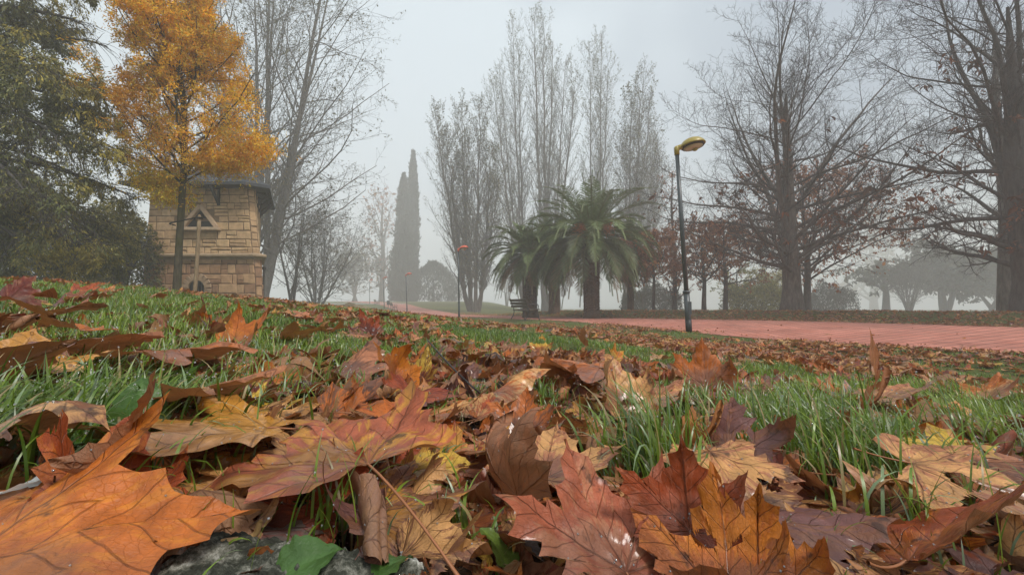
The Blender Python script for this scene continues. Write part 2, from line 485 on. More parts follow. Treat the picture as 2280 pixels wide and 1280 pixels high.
M = dict(
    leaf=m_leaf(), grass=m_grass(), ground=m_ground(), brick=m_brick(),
    stone=m_tint('sandstone', 0.88, 0.22, 5.0, 0.2, bump=0.55, bscale=14.0),
    foliage=m_tint('foliage', 0.6, 0.25, 1.5, 0.35, transl=0.45),
    needles=m_tint('needles', 0.65, 0.3, 1.2, 0.3, transl=0.12),
    palm=m_tint('palm_leaf', 0.5, 0.25, 1.5, 0.4, transl=0.15),
    bark=m_bark('bark_grey', (0.06, 0.052, 0.046), (0.17, 0.148, 0.13), 2.0),
    bark_dark=m_bark('bark_dark', (0.034, 0.030, 0.029), (0.10, 0.09, 0.082), 2.0),
    bark_moss=m_bark('bark_mossy', (0.035, 0.028, 0.02), (0.10, 0.085, 0.055), 3.0, (0.075, 0.075, 0.025)),
    bark_pale=m_bark('bark_pale', (0.18, 0.17, 0.15), (0.42, 0.41, 0.38), 1.5),
    bark_palm=m_bark('bark_palm', (0.05, 0.03, 0.02), (0.16, 0.09, 0.055), 1.2),
    slate=m_simple('slate', (0.045, 0.05, 0.058), 0.55, 0.25, 7, bump=0.4),
    timber_dark=m_simple('dark_timber', (0.035, 0.03, 0.026), 0.8, 0.3, 9, bump=0.3),
    timber=m_bark('raw_timber', (0.22, 0.15, 0.085), (0.36, 0.27, 0.17), 5.0),
    void=m_simple('dark_interior', (0.012, 0.012, 0.012), 0.9, 0.1),
    iron=m_simple('dark_iron', (0.025, 0.024, 0.026), 0.5, 0.2, metal=0.0),
    pole=m_simple('pole_paint', (0.05, 0.062, 0.068), 0.45, 0.18, 12, coat=0.2),
    pole_black=m_simple('black_paint', (0.012, 0.012, 0.013), 0.5, 0.2, 12),
    lamp_yellow=m_simple('yellow_lamp_paint', (0.33, 0.25, 0.035), 0.4, 0.2, 9, coat=0.3),
    lamp_red=m_simple('red_lamp_paint', (0.60, 0.09, 0.03), 0.4, 0.12, 9, coat=0.3),
    lens=m_simple('lamp_lens', (0.55, 0.52, 0.35), 0.25, 0.1, 5, coat=0.5),
    wood_bench=m_simple('bench_wood', (0.06, 0.035, 0.022), 0.55, 0.25, 12),
    rock=None, strap=m_simple('rubber_strap', (0.012, 0.012, 0.012), 0.6, 0.1),
    slab=m_tint('weathered_slab', 0.9, 0.3, 4.0, 0.2, bump=0.5),
    stalk=m_tint('leaf_stalk', 0.55, 0.2, 20.0, 0.4),
    weed=m_tint('weed_leaf', 0.4, 0.25, 30.0, 0.5, transl=0.3, bump=0.25, bscale=60),
)
def m_rock():
    t = NT('lichened_kerbstone'); p = t.obj()
    n = t.noise(35, 6, 0.75, p); v = t.n('ShaderNodeTexVoronoi'); v.inputs['Scale'].default_value = 90; t.l(p, v.inputs['Vector'])
    c = t.ramp(n, [(0.38, (0.010, 0.010, 0.008)), (0.50, (0.045, 0.048, 0.036)), (0.58, (0.17, 0.17, 0.14)), (0.68, (0.5, 0.5, 0.45))])
    c = t.mix(t.mr(t.noise(9, 3, 0.6, p), 0.55, 0.65), c, (0.05, 0.06, 0.015))
    return t.bsdf(c, 0.9, 0.2, t.bump(n, 1.0, 0.006))
M['rock'] = m_rock()
def m_drop():
    t = NT('water_drop'); p = t.n('ShaderNodeBsdfPrincipled')
    p.inputs['Base Color'].default_value = (0.9, 0.93, 0.95, 1); p.inputs['Roughness'].default_value = 0.03; p.inputs['IOR'].default_value = 1.33
    p.inputs['Transmission Weight'].default_value = 0.75; p.inputs['Specular IOR Level'].default_value = 0.9
    t.l(p.outputs[0], t.out.inputs['Surface']); return t.m
M['drop'] = m_drop()

# ------------------------------------------------------------------ ground and path
def build_ground():
    rr = np.concatenate([[0.0], np.geomspace(0.06, 260, 330)])
    na = 540
    a = np.arange(na) * 2 * math.pi / na
    X = np.concatenate([[0], (rr[1:, None] * np.sin(a)).ravel()]); Y = np.concatenate([[0], (rr[1:, None] * np.cos(a)).ravel()])
    Z = terr(X, Y)
    i, j = np.meshgrid(np.arange(len(rr) - 2), np.arange(na), indexing='ij')
    F = np.stack([1 + i * na + j, 1 + (i + 1) * na + j, 1 + (i + 1) * na + (j + 1) % na, 1 + i * na + (j + 1) % na], -1).reshape(-1, 4)
    j = np.arange(na); T = np.stack([np.zeros(na, int), 1 + j, 1 + (j + 1) % na], -1)
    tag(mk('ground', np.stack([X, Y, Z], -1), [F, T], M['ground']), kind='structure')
    # path ribbon
    n = len(NE); k = 25
    w = np.linspace(0, 1, k)
    # resample both edges densely
    tt = np.linspace(0, n - 1, n * 5)
    ne = np.stack([np.interp(tt, np.arange(n), NE[:, c]) for c in (0, 1)], -1)
    fe = np.stack([np.interp(tt, np.arange(n), FE[:, c]) for c in (0, 1)], -1)
    P = ne[:, None] * (1 - w[None, :, None]) + fe[:, None] * w[None, :, None]
    mid = (ne + fe) / 2
    s = np.concatenate([[0], np.cumsum(np.linalg.norm(np.diff(mid, axis=0), axis=1))])
    wid = np.linalg.norm(fe - ne, axis=1)
    z = pz(P[..., 1], P[..., 0]) + 0.006
    V = np.concatenate([P, z[..., None]], -1).reshape(-1, 3)
    UV = np.stack([w[None, :] * wid[:, None], np.repeat(s[:, None], k, 1)], -1).reshape(-1, 2)
    i, j = np.meshgrid(np.arange(len(tt) - 1), np.arange(k - 1), indexing='ij')
    F = np.stack([i * k + j, i * k + j + 1, (i + 1) * k + j + 1, (i + 1) * k + j], -1).reshape(-1, 4)
    tag(mk('path', V, F, M['brick'], uv=UV), kind='structure')
    # pale distant path across the park
    for (x0, y0, x1, y1, wd) in ((6, 44, 60, 34, 2.2), (-60, 66, -18, 72, 3.0)):
        t_ = np.linspace(0, 1, 40); cx = x0 + (x1 - x0) * t_; cy_ = y0 + (y1 - y0) * t_
        V = []
        for o in (-wd / 2, wd / 2):
            V.append(np.stack([cx, cy_ + o, terr(cx, cy_ + o) + 0.05], -1))
        V = np.vstack(V); i = np.arange(39); F = np.stack([i, i + 1, i + 41, i + 40], -1)
        tag(mk('footpath', V, F, m_simple('pale_gravel', (0.35, 0.34, 0.31), 0.9, 0.1)), kind='structure')
build_ground()
# ------------------------------------------------------------------ trees
def grow(st, di, ln, n, wob, trop, R, tropv=(0, 0, 1), curve=None):
    """st,di (M,3) ln (M,) -> polylines (M,n+1,3)"""
    Mn = len(st); P = np.zeros((Mn, n + 1, 3)); P[:, 0] = st
    d = nrm(di.copy()); tv = np.asarray(tropv, float)
    for i in range(n):
        tr = trop(i / max(n - 1, 1)) if callable(trop) else trop
        d = nrm(d + wob * R.normal(size=(Mn, 3)) + tr * tv)
        P[:, i + 1] = P[:, i] + d * (ln / n)[:, None]
    return P
def spawn(P, rad, k, f0, f1, ang, asd, lnr, R, taper=0.5, rr=0.55, par_len=None, az=None, flat=0.0, rmin=0.0):
    Mn, n1, _ = P.shape; n = n1 - 1
    f = np.sort(f0 + (f1 - f0) * ((np.arange(k)[None] + R.uniform(0, 1, (Mn, k))) / k), 1)
    x = f * n; i = np.minimum(x.astype(int), n - 1); u = (x - i)[..., None]
    I = np.arange(Mn)[:, None]
    A, B = P[I, i], P[I, i + 1]
    st = (A * (1 - u) + B * u).reshape(-1, 3); T = nrm(B - A).reshape(-1, 3)
    r0 = (rad[I, i] * (1 - u[..., 0]) + rad[I, np.minimum(i + 1, n)] * u[..., 0]).reshape(-1)
    ph = (R.uniform(0, 6.28, (Mn, 1)) + np.arange(k)[None] * 2.4 + R.normal(0, .35, (Mn, k))).reshape(-1)
    ref = np.tile([0.0, 0, 1], (len(T), 1)); ref[np.abs(T[:, 2]) > 0.92] = (1, 0, 0)
    U = nrm(np.cross(T, ref)); Vv = np.cross(T, U)
    pr = U * np.cos(ph)[:, None] + Vv * (np.sin(ph) * (1 - flat))[:, None]
    pr = nrm(pr)
    a = np.radians(R.normal(ang, asd, len(T)))[:, None]
    d = T * np.cos(a) + pr * np.sin(a)
    L = par_len if par_len is not None else np.linalg.norm(np.diff(P, axis=1), axis=2).sum(1)
    ln = (L[:, None] * lnr * (1 - taper * f)).reshape(-1) * R.uniform(0.65, 1.25, len(T))
    return st, d, ln, np.maximum(r0 * rr, rmin), f.reshape(-1)
def rad_(r0, n, tip=0.3):
    return r0[:, None] * (1 - (1 - tip) * np.linspace(0, 1, n + 1)[None] ** 0.9)
class Tree:
    def __init__(s, seed): s.R = rng_(seed); s.lv = []
    def stem(s, pts, r, n=None):
        pts = catmull(pts, 4); s.lv.append((pts[None], np.interp(np.linspace(0, 1, len(pts)), np.linspace(0, 1, len(r)), r)[None])); return s
    def stems(s, P, r): s.lv.append((P, r)); return s
    def branch(s, src, k, f0, f1, ang, asd, lnr, n=5, wob=.12, trop=0.05, taper=.5, rr=.55, tip=.3, flat=0.0, absl=None, keep=None, rmin=0.0, tropv=(0, 0, 1)):
        P, r = s.lv[src]
        st, d, ln, r0, f = spawn(P, r, k, f0, f1, ang, asd, lnr, s.R, taper, rr, None, None, flat, rmin)
        if absl is not None: ln = absl(st, f, s.R)
        if keep is not None:
            m = keep(st, d, ln); st, d, ln, r0 = st[m], d[m], ln[m], r0[m]
        s.lv.append((grow(st, d, ln, n, wob, trop, s.R, tropv), rad_(r0, n, tip))); return s
    def merge(s, i, j):
        s.lv[i] = (np.concatenate([s.lv[i][0], s.lv[j][0]]), np.concatenate([s.lv[i][1], s.lv[j][1]])); del s.lv[j]; return s
    def clip(s, fn, lv=-1):
        P, r = s.lv[lv]; m = fn(P[:, -1]); s.lv[lv] = (P[m], r[m]); return s
    def mesh(s, lvs, sides):
        Vs, Fs, n = [], [], 0
        for l, sd_ in zip(lvs, sides):
            P, r = s.lv[l]
            if not len(P): continue
            V, F = tubes(P, r, sd_); Vs.append(V); Fs.append(F + n); n += len(V)
        return np.vstack(Vs), np.vstack(Fs)
    def tips(s, lv, k, f0=0.2, jit=0.03):
        P, _ = s.lv[lv]; Mn, n1, _ = P.shape
        f = s.R.uniform(f0, 1, (Mn, k)) * (n1 - 1); i = np.minimum(f.astype(int), n1 - 2); u = (f - i)[..., None]; I = np.arange(Mn)[:, None]
        p = (P[I, i] * (1 - u) + P[I, i + 1] * u).reshape(-1, 3); d = nrm(P[I, i + 1] - P[I, i]).reshape(-1, 3)
        return p + s.R.normal(0, jit, p.shape), d
def leafcloud(p, d, size, R, cols, wts=None, asp=0.5, droop=0.3, along=0.6, sj=0.35):
    """small rhombus leaves at p pointing roughly along d; colours picked by clump"""
    n = len(p)
    t = nrm(d * along + R.normal(size=(n, 3)) * (1 - along) + np.array([0, 0, -droop]))
    nn = nrm(np.cross(t, R.normal(size=(n, 3))))
    sz = size * np.exp(R.normal(0, sj, n))[:, None]
    b = np.cross(nn, t)
    fold = nn * sz * 0.12
    V = np.stack([p, p + t * sz * .45 + b * sz * asp * .5 + fold, p + t * sz, p + t * sz * .45 - b * sz * asp * .5 + fold], 1).reshape(-1, 3)
    F = np.arange(n * 4).reshape(-1, 4)
    cols = np.asarray(cols, float)
    cl = 0.5 + 0.5 * wave(p[:, 0] + p[:, 2] * .7, p[:, 1] - p[:, 2] * .5, 1.7, seed=1)
    ix = np.clip((cl * len(cols) + R.normal(0, .8, n)).astype(int), 0, len(cols) - 1) if wts is None else R.choice(len(cols), n, p=wts)
    c = cols[ix] * R.uniform(.7, 1.3, (n, 1))
    return V, F, np.repeat(c, 4, 0)
def put_tree(name, label, cat, T, loc, trunk_lv, trunk_sides, twig_lv, twig_sides, bark, twigmat, leaves=None, leafmat=None, group=None):
    root = thing(name, label, cat, loc, group)
    V, F = T.mesh(trunk_lv, trunk_sides); mk('trunk', V, F, M[bark], root)
    Vs, Fs, cs, n = [], [], [], 0
    mats = [M[twigmat], M[leafmat or 'foliage']]; mi = []
    if twig_lv:
        V, F = T.mesh(twig_lv, twig_sides); Vs.append(V); Fs.append(F); cs.append(np.tile((.1, .08, .06), (len(V), 1))); n += len(V); mi.append(np.zeros(len(F), int))
    if leaves is not None:
        V, F, c = leaves; Vs.append(V); Fs.append(F + n); cs.append(c); mi.append(np.ones(len(F), int))
    if Vs:
        mk('crown', np.vstack(Vs), np.vstack(Fs), None, root, attrs={'tint': np.vstack(cs)}, mats=mats, mi=np.concatenate(mi), smooth=False)
    return root

# --- young golden tree, left
def yellow_tree():
    T = Tree(11); Y = 10.0; loc = at(393, Y, -0.03)
    H = hz(-110, Y) - loc[2]; zb = hz(372, Y) - loc[2]
    T.stem([(0, 0, 0), (.02, 0, 1.2), (.05, 0, 2.3), (.07, 0, zb), (-.02, 0.05, 4.6), (-.16, -.05, 5.8), (-.30, 0, 7.2), (-.28, 0, H)], [.09, .075, .07, .068, .064, .055, .035, .02, .01])
    def wz(z):  # crown half width by height above base
        y = HOR - (z + loc[2]) * F0 / Y
        return np.interp(y, [-130, -50, 60, 140, 230, 300, 350, 385, 410, 470], [.3, 1.05, 1.5, 1.75, 1.85, 2.1, 1.75, .8, .2, .05])
    def al(st, f, R): return np.clip(wz(st[:, 2] + .7), .3, 2.2) * 1.12 * R.uniform(.85, 1.2, len(st))
    fb = zb / H
    T.branch(0, 62, fb - .015, .97, 58, 9, 1, 7, .07, .10, rr=.42, tip=.3, absl=al)
    T.branch(1, 9, .15, 1.0, 42, 12, .42, 5, .12, .04, rr=.5, rmin=.004)
    T.branch(2, 6, .2, 1.0, 45, 15, .45, 3, .15, 0.0, rr=.5, rmin=.0025)
    P, r = T.lv[3]
    def env(q, s=1.0):
        x = q[:, 0] + np.interp(q[:, 2], [2.8, 3.6, 4.6, 6, 8], [-.30, -.02, .18, .30, .34]); return np.hypot(x, q[:, 1]) < wz(q[:, 2]) * s * (1 + .16 * wave(np.arctan2(q[:, 1], x) * 2, q[:, 2] * 1.8, 1.6, seed=2))
    T.clip(env)
    R_ = T.R
    p, d = T.tips(3, 9, .1, .05)
    m = env(p, 1.08) & (p[:, 2] > 2.2) & (wave(p[:, 0] * 1.0 + p[:, 1], p[:, 2] * 1.0 - p[:, 1], 3.2, seed=3) + .35 * R_.normal(size=len(p)) > -.24)
    ex, ed = [], []
    R = T.R
    for (px, py, rx, n) in ((345, 405, .30, 420), (372, 440, .18, 220), (355, 378, .3, 350), (465, 362, .25, 500), (515, 352, .25, 450), (555, 320, .28, 500)):
        c = np.array([(px - 393) / F0 * Y, 0, hz(py, Y) - loc[2]])
        ex.append(c + R.normal(size=(n, 3)) * (rx, .3, rx * .5)); ed.append(nrm(R.normal(size=(n, 3)) + (0, 0, -.5)))
    p = np.vstack([p[m]] + ex); d = np.vstack([d[m]] + ed)
    # pinnate leaves: each point becomes a little row of leaflets
    k = 5; n = len(p)
    ax = nrm(d * .5 + R.normal(size=(n, 3)) * .5 + (0, 0, -.15)); sd_ = nrm(np.cross(ax, R.normal(size=(n, 3))))
    q = (p[:, None] + ax[:, None] * (np.arange(k) * .026)[None, :, None] + sd_[:, None] * ((np.arange(k) % 2 - .5) * .02)[None, :, None]).reshape(-1, 3)
    dd = nrm(ax[:, None] * .55 + sd_[:, None] * ((np.arange(k) % 2) * 2 - 1)[None, :, None]).reshape(-1, 3)
    V, F, c = leafcloud(q, dd, .068, R, [(.86, .49, .03), (.92, .62, .05), (.80, .37, .018), (.70, .50, .06), (.60, .30, .03)], asp=.36, along=.85, droop=.15, sj=.2)
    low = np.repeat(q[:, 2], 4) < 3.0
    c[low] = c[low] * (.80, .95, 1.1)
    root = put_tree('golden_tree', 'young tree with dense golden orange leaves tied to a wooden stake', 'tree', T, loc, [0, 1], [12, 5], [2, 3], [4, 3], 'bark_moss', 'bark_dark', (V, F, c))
    return loc
YT = yellow_tree()

# --- big bare trees on the right
def chestnut(seed, px, Y, name, label, basew, k1, spread, low, bark, leafn, lean=0.0, side=None, flip=None):
    T = Tree(seed); loc = at(px, Y, -0.05); R = T.R
    H = 14.5 if seed == 21 else 13.5
    Ht = 9.6
    T.stem([(0, 0, 0), (.02, 0, 1.0), (lean * .3, 0, 2.2), (lean * .5, .1, 4.2), (lean * .8, 0, 6.8), (lean, 0, Ht)], [basew * 1.3, basew * .95, basew * .88, basew * .78, basew * .45, basew * .10])
    def al(st, f, R): return spread * np.interp(st[:, 2], [1.5, 3.0, 6, 10, H], [.72, 1.0, 1.0, .75, .3]) * R.uniform(.8, 1.15, len(st))
    # steep leaders that make the top of the crown, then the big outward limbs
    T.branch(0, 8, .36, 1.0, 27, 8, 1, 14, .06, .035, rr=.42, tip=.07, absl=lambda st, f, R: (H - st[:, 2]) * R.uniform(.75, 1.05, len(st)))
    T.branch(0, k1, low - .01, .98, 64, 9, 1, 14, .085, lambda t: (-.04 + .12 * t), rr=.28, tip=.10, absl=al)
    T.merge(1, 2)
    T.branch(1, 18, .10, 1.0, 46, 13, .36, 8, .11, .06, taper=.5, rr=.38, tip=.22, rmin=.008)
    T.branch(2, 10, .10, 1.0, 42, 14, .42, 5, .13, .08, taper=.4, rr=.5, rmin=.0055)
    T.branch(3, 4, .15, 1.0, 45, 16, .5, 3, .16, .10, taper=.3, rr=.6, rmin=.0036, tip=.6)
    lv = None
    if leafn:
        p, d = T.tips(3, 1, .3, .05)
        m = wave(p[:, 0] * 1.0, p[:, 2] + p[:, 1] * .7, 1.3, seed=2) + .25 * R.normal(size=len(p)) > .62
        m &= (p[:, 2] < (9 if seed == 22 else 6.5))
        p, d = p[m], d[m]
        if len(p) > leafn: ix = R.choice(len(p), leafn, replace=False); p, d = p[ix], d[ix]
        n = len(p); p = (p[:, None] + R.normal(0, .06, (n, 5, 3))).reshape(-1, 3); d = np.repeat(d, 5, 0)
        lv = leafcloud(p, d, .19, R, [(.16, .06, .03), (.24, .09, .04), (.11, .05, .03)], asp=.42, droop=.9, along=.3)
    return put_tree(name, label, 'tree', T, loc, [0, 1], [14, 7], [2, 3, 4], [5, 3, 3], bark, 'bark_dark', lv)
chestnut(21, 1763, 18.5, 'bare_chestnut_tree', 'tall bare tree with thick pale trunk behind the brick path right of the yellow lamp', .38, 34, 6.4, .30, 'bark', 200)
chestnut(22, 2292, 13.0, 'bare_chestnut_tree', 'dark bare tree with heavy twisting limbs cut by the right edge of the picture', .37, 28, 6.2, .26, 'bark_dark', 260, lean=-.2)

def simple_bare(seed, px, Y, top, hw, name, label, bark='bark', nst=1, fork=.28, br=26, ang=50, up=.05, leaves=None, tw=(7, 5), base=.14, twm='bark_dark', lsize=.1, lk=1, fine=.006, cat='tree', group=None, droop=.3, lowf=.15, wob=.1, lean=0., mask=True):
    q_ = max(1.0, Y / 32) if Y > 30 else 1.0; fine *= q_ ** .5; lsize *= q_; base *= q_ ** .7
    T = Tree(seed); loc = at(px, Y, -.05); H = hz(top, Y) - loc[2]; sp = hw / F0 * Y; R = T.R
    if nst == 1:
        T.stem([(0, 0, 0), (lean * .2, 0, H * .12), (lean * .4 + .01 * H, 0, H * .4), (lean - .01 * H, 0, H * .7), (lean, 0, H)], [base * 1.25, base, base * .8, base * .5, base * .12])
    else:
        a = np.arange(nst) * 2.4 + seed; th = R.uniform(.06, .5, nst) * min(1.1, sp / H * 2.2)
        d = np.stack([np.cos(a) * np.sin(th), np.sin(a) * np.sin(th), np.cos(th)], -1)
        P = grow(np.zeros((nst, 3)) + R.normal(0, base * .5, (nst, 3)) * (1, 1, 0), d, H * R.uniform(.75, 1.02, nst) / np.cos(th) * .97, 9, .035, .03, R)
        T.stems(P, rad_(np.full(nst, base * .7), 9, .1))
    def al(st, f, R):
        z = st[:, 2] / H
        return sp * 1.15 * np.interp(z, [0, .25, .5, .75, 1.0], [.85, 1.0, .95, .7, .3]) * R.uniform(.75, 1.15, len(st))
    T.branch(0, br, lowf, .97, ang, 9, 1, 7, wob, up, rr=.4, tip=.25, absl=al, rmin=fine * 1.6)
    T.branch(1, tw[0], .12, 1, 44, 13, .45, 5, wob * 1.2, up, rr=.5, rmin=fine)
    T.branch(2, tw[1], .15, 1, 42, 15, .48, 4, wob * 1.3, up, rr=.55, rmin=fine * .75, tip=.6)
    lv = None
    if leaves:
        p, d = T.tips(3, lk, .2, .05)
        if mask:
            m = wave(p[:, 0], p[:, 1] + p[:, 2], 1.1, seed=3) + .4 * R.normal(size=len(p)) > -.1
            p, d = p[m], d[m]
        lv = leafcloud(p, d, lsize, R, leaves, asp=.6, droop=droop, along=.4)
    return put_tree(name, label, cat, T, loc, [0, 1], [9, 5], [2, 3], [3, 3], bark, twm, lv, group=group)

OL = [(.10, .105, .05), (.13, .12, .05), (.16, .13, .05)]
BR = [(.26, .10, .05), (.34, .13, .06), (.42, .19, .08)]
GY = [(.12, .125, .07), (.16, .16, .085), (.21, .20, .11)]
simple_bare(31, 575, 34, -260, 270, 'tall_grey_tree', 'huge grey tree with fine bare arching twigs rising behind the stone tower', 'bark', 7, br=20, ang=42, up=.03, leaves=OL, tw=(10, 7), base=.42, lsize=.11, lk=4, fine=.011, lowf=.12)
simple_bare(32, 650, 27, 395, 110, 'twiggy_tree', 'bushy dark grey tree with small sparse leaves just right of the stone tower', 'bark_dark', 3, br=16, leaves=[(.07, .075, .04), (.10, .095, .05), (.13, .10, .05)], tw=(8, 6), base=.13, lsize=.09, lk=2, fine=.006)
simple_bare(33, 705, 42, 475, 105, 'domed_tree', 'low domed grey tree with fan of fine twigs at the edge of the misty clearing', 'bark_dark', 6, br=16, ang=34, up=.03, leaves=[(.10, .08, .05), (.12, .10, .06)], tw=(9, 6), base=.16, lsize=.1, fine=.009, lowf=.08)
simple_bare(34, 850, 124, 440, 85, 'hazy_bare_tree', 'pale bare tree almost lost in fog left of the cypresses', 'bark', 1, br=26, ang=45, up=.05, leaves=BR, tw=(7, 5), base=.3, lsize=.22, fine=.025)
simple_bare(35, 790, 110, 560, 65, 'hazy_bare_tree', 'faint low tree in fog between the domed tree and the pale tree', 'bark', 3, br=14, ang=45, up=.05, leaves=OL, tw=(7, 5), base=.25, lsize=.22, fine=.025)
simple_bare(36, 1502, 28, 380, 62, 'bare_brown_tree', 'slender bare tree behind the grey pole of the yellow lamp', 'bark_dark', 1, br=26, ang=36, up=.06, leaves=BR, tw=(7, 5), base=.14, lsize=.09, lk=3, fine=.007, droop=.8)
simple_bare(37, 1567, 25, 505, 105, 'brown_leaf_tree', 'small tree with rusty leaves and dark stem, first right of the yellow lamp', 'bark_dark', 1, br=28, ang=64, up=.02, leaves=BR, tw=(7, 5), base=.13, lsize=.12, lk=9, droop=.9, group=None, lowf=.42)
simple_bare(38, 1615, 27, 500, 90, 'brown_leaf_tree', 'small tree with rusty leaves midway between yellow lamp and thick pale trunk', 'bark_dark', 1, br=28, ang=64, up=.02, leaves=BR, tw=(7, 5), base=.15, lsize=.12, lk=9, droop=.9, lowf=.42)
simple_bare(39, 1455, 24, 520, 70, 'brown_leaf_tree', 'low spreading tree with rusty leaves beside the large palm', 'bark_dark', 1, br=22, ang=66, up=.01, leaves=BR, tw=(8, 6), base=.09, lsize=.12, lk=9, droop=.9, lowf=.45)
simple_bare(40, 1797, 24, 395, 185, 'brown_leaf_tree', 'broad rusty leaved tree standing behind the thick pale trunk', 'bark_dark', 1, br=40, ang=62, up=.015, leaves=BR, tw=(9, 6), base=.19, lsize=.12, lk=9, droop=.9, lowf=.36)
simple_bare(41, 1642, 38, 600, 60, 'yellowing_tree', 'short tree with yellow green leaves under the rusty trees', 'bark_dark', 1, br=14, ang=60, up=.03, leaves=[(.20, .19, .04), (.28, .24, .05), (.16, .17, .05)], tw=(7, 5), base=.15, lsize=.12, lk=3, lowf=.35)
simple_bare(42, 1715, 40, 600, 55, 'yellowing_tree', 'short tree with yellow green leaves close left of the thick pale trunk', 'bark_dark', 2, br=14, ang=60, up=.03, leaves=[(.24, .22, .04), (.32, .27, .05)], tw=(7, 5), base=.12, lsize=.12, lk=3, lowf=.3)
simple_bare(43, 2246, 17, 60, 150, 'bare_pale_tree', 'paler bare trunk half hidden behind the dark tree at the right edge', 'bark', 1, br=22, ang=46, up=.05, tw=(7, 4), base=.3, fine=.007, lowf=.3)
simple_bare(44, 1128, 91, 600, 45, 'small_park_tree', 'thin distant bare tree under the left palm', 'bark', 3, br=10, ang=45, up=.05, tw=(6, 4), base=.12, fine=.015, lowf=.3)
simple_bare(45, 1160, 98, 590, 40, 'small_park_tree', 'thin distant bare tree seen behind the near bench', 'bark', 3, br=10, ang=45, up=.05, tw=(6, 4), base=.12, fine=.015, lowf=.3)
simple_bare(46, 1250, 86, 560, 60, 'small_park_tree', 'thin distant bare tree between the two palm trunks', 'bark', 2, br=12, ang=45, up=.05, tw=(6, 4), base=.12, fine=.015, lowf=.25)
# fog-grey shrubby trees far right
simple_bare(47, 1972, 58, 590, 70, 'hazy_park_tree', 'small umbrella shaped tree in the fog at the far right lawn', 'bark_dark', 1, br=16, ang=66, up=.0, leaves=[(.06, .07, .04), (.08, .09, .05)], tw=(7, 6), base=.3, lsize=.2, lk=4, fine=.015, lowf=.5, mask=False)
simple_bare(48, 2022, 55, 596, 55, 'hazy_shrub', 'vase shaped bare shrub in fog beside the umbrella shaped tree', 'bark_dark', 11, br=9, ang=24, up=.06, tw=(6, 4), base=.1, fine=.014, lowf=.1, cat='shrub')
simple_bare(49, 2105, 60, 575, 95, 'hazy_park_tree', 'broad dark tree in fog with low leaning stems', 'bark_dark', 4, br=13, ang=60, up=.0, leaves=[(.05, .06, .035), (.07, .08, .045)], tw=(8, 6), base=.35, lsize=.24, lk=6, fine=.015, lowf=.42, mask=False)
simple_bare(50, 2215, 63, 580, 75, 'hazy_park_tree', 'dark rounded tree in fog just left of the right edge trunks', 'bark_dark', 3, br=13, ang=60, up=.0, leaves=[(.05, .06, .035), (.07, .08, .045)], tw=(8, 6), base=.3, lsize=.24, lk=6, fine=.015, lowf=.4, mask=False)
simple_bare(51, 1945, 169, 470, 90, 'hazy_park_tree', 'very faint tall tree far off in the fog behind the lawn', 'bark', 1, br=22, ang=50, up=.05, leaves=OL, tw=(7, 5), base=.4, lsize=.3, lk=2, fine=.03)

# --- poplars: fans of steep stems with small pale leaves still on them
def poplar(seed, px, Y, tops, label, lk=2, base=.2, leaves=GY, bx=0.0, dens=1.0, group=None):
    T = Tree(seed); loc = at(px, Y, -.05); R = T.R
    k = len(tops); n = 12; P = np.zeros((k, n + 1, 3)); r = np.zeros((k, n + 1))
    Hs = np.zeros(k)
    for i, (tx, ty) in enumerate(tops):
        t = np.linspace(0, 1, n + 1); X = (tx - px) / F0 * Y; H = hz(ty, Y) - loc[2]; Hs[i] = H
        x0 = R.normal(0, base * .8)
        P[i, :, 0] = x0 + (X - x0) * t ** .8; P[i, :, 1] = R.normal(0, .9) * t; P[i, :, 2] = H * t
        P[i, 1:-1, :2] += R.normal(0, .07, (n - 1, 2))
        r[i] = base * (1 - .93 * t ** .8) * R.uniform(.8, 1.1)
    T.stems(P, r)
    def al(st, f, R): return np.interp(f, [.08, .3, .6, .9, 1], [2.1, 3.6, 3.5, 2.2, 1.1]) * R.uniform(.7, 1.15, len(st)) * Y / 36
    T.branch(0, int(52 * dens), .10, .97, 27, 7, 1, 7, .05, .10, rr=.38, tip=.2, absl=al, rmin=.012)
    T.branch(1, 10, .12, 1, 28, 9, .42, 4, .08, .09, rr=.5, rmin=.009)
    T.branch(2, 4, .15, 1, 34, 12, .55, 3, .12, .06, rr=.5, rmin=.008, tip=.6)
    p, d = T.tips(3, lk + 1, .1, .07)
    m = wave(p[:, 0] * 1.2, p[:, 2] * .8 + p[:, 1], 1.0, seed=4) + .5 * R.normal(size=len(p)) > -.25
    lv = leafcloud(p[m], d[m], .105, R, leaves, asp=.75, droop=.4, along=.3)
    return put_tree('poplar_tree', label, 'tree', T, loc, [0, 1], [8, 4], [2, 3], [3, 3], 'bark', 'bark_dark', lv, group=group)
poplar(61, 1048, 48, [(968, 245), (990, 290), (1022, 215), (1035, 300)], 'grey green poplar nearest the red lamp, its stems fanning left', 2, .26, OL + GY)
poplar(62, 1063, 46, [(1068, 235), (1095, 330), (1110, 420)], 'poplar with leaning dark trunk left of the palms', 2, .25, OL + GY)
poplar(63, 1165, 57, [(1110, 110), (1140, 20), (1155, 90), (1098, 180)], 'tall poplar directly behind the left palm', 1, .26, GY)
poplar(64, 1215, 55, [(1190, 0), (1210, 12), (1235, 70), (1285, 160), (1262, 120)], 'tallest poplar rising between the two palms', 1, .3, GY)
poplar(65, 1322, 57, [(1318, 75), (1345, 55), (1360, 140)], 'poplar with one narrow leafy spire behind the large palm', 2, .25, GY)
poplar(66, 1388, 48, [(1410, 190), (1435, 150), (1455, 205), (1395, 300)], 'pale barked poplar leaning right behind the large palm', 2, .22, GY + OL)
poplar(67, 1428, 53, [(1460, 300), (1478, 340), (1445, 380)], 'shortest poplar, right of the palms', 1, .18, GY + OL)

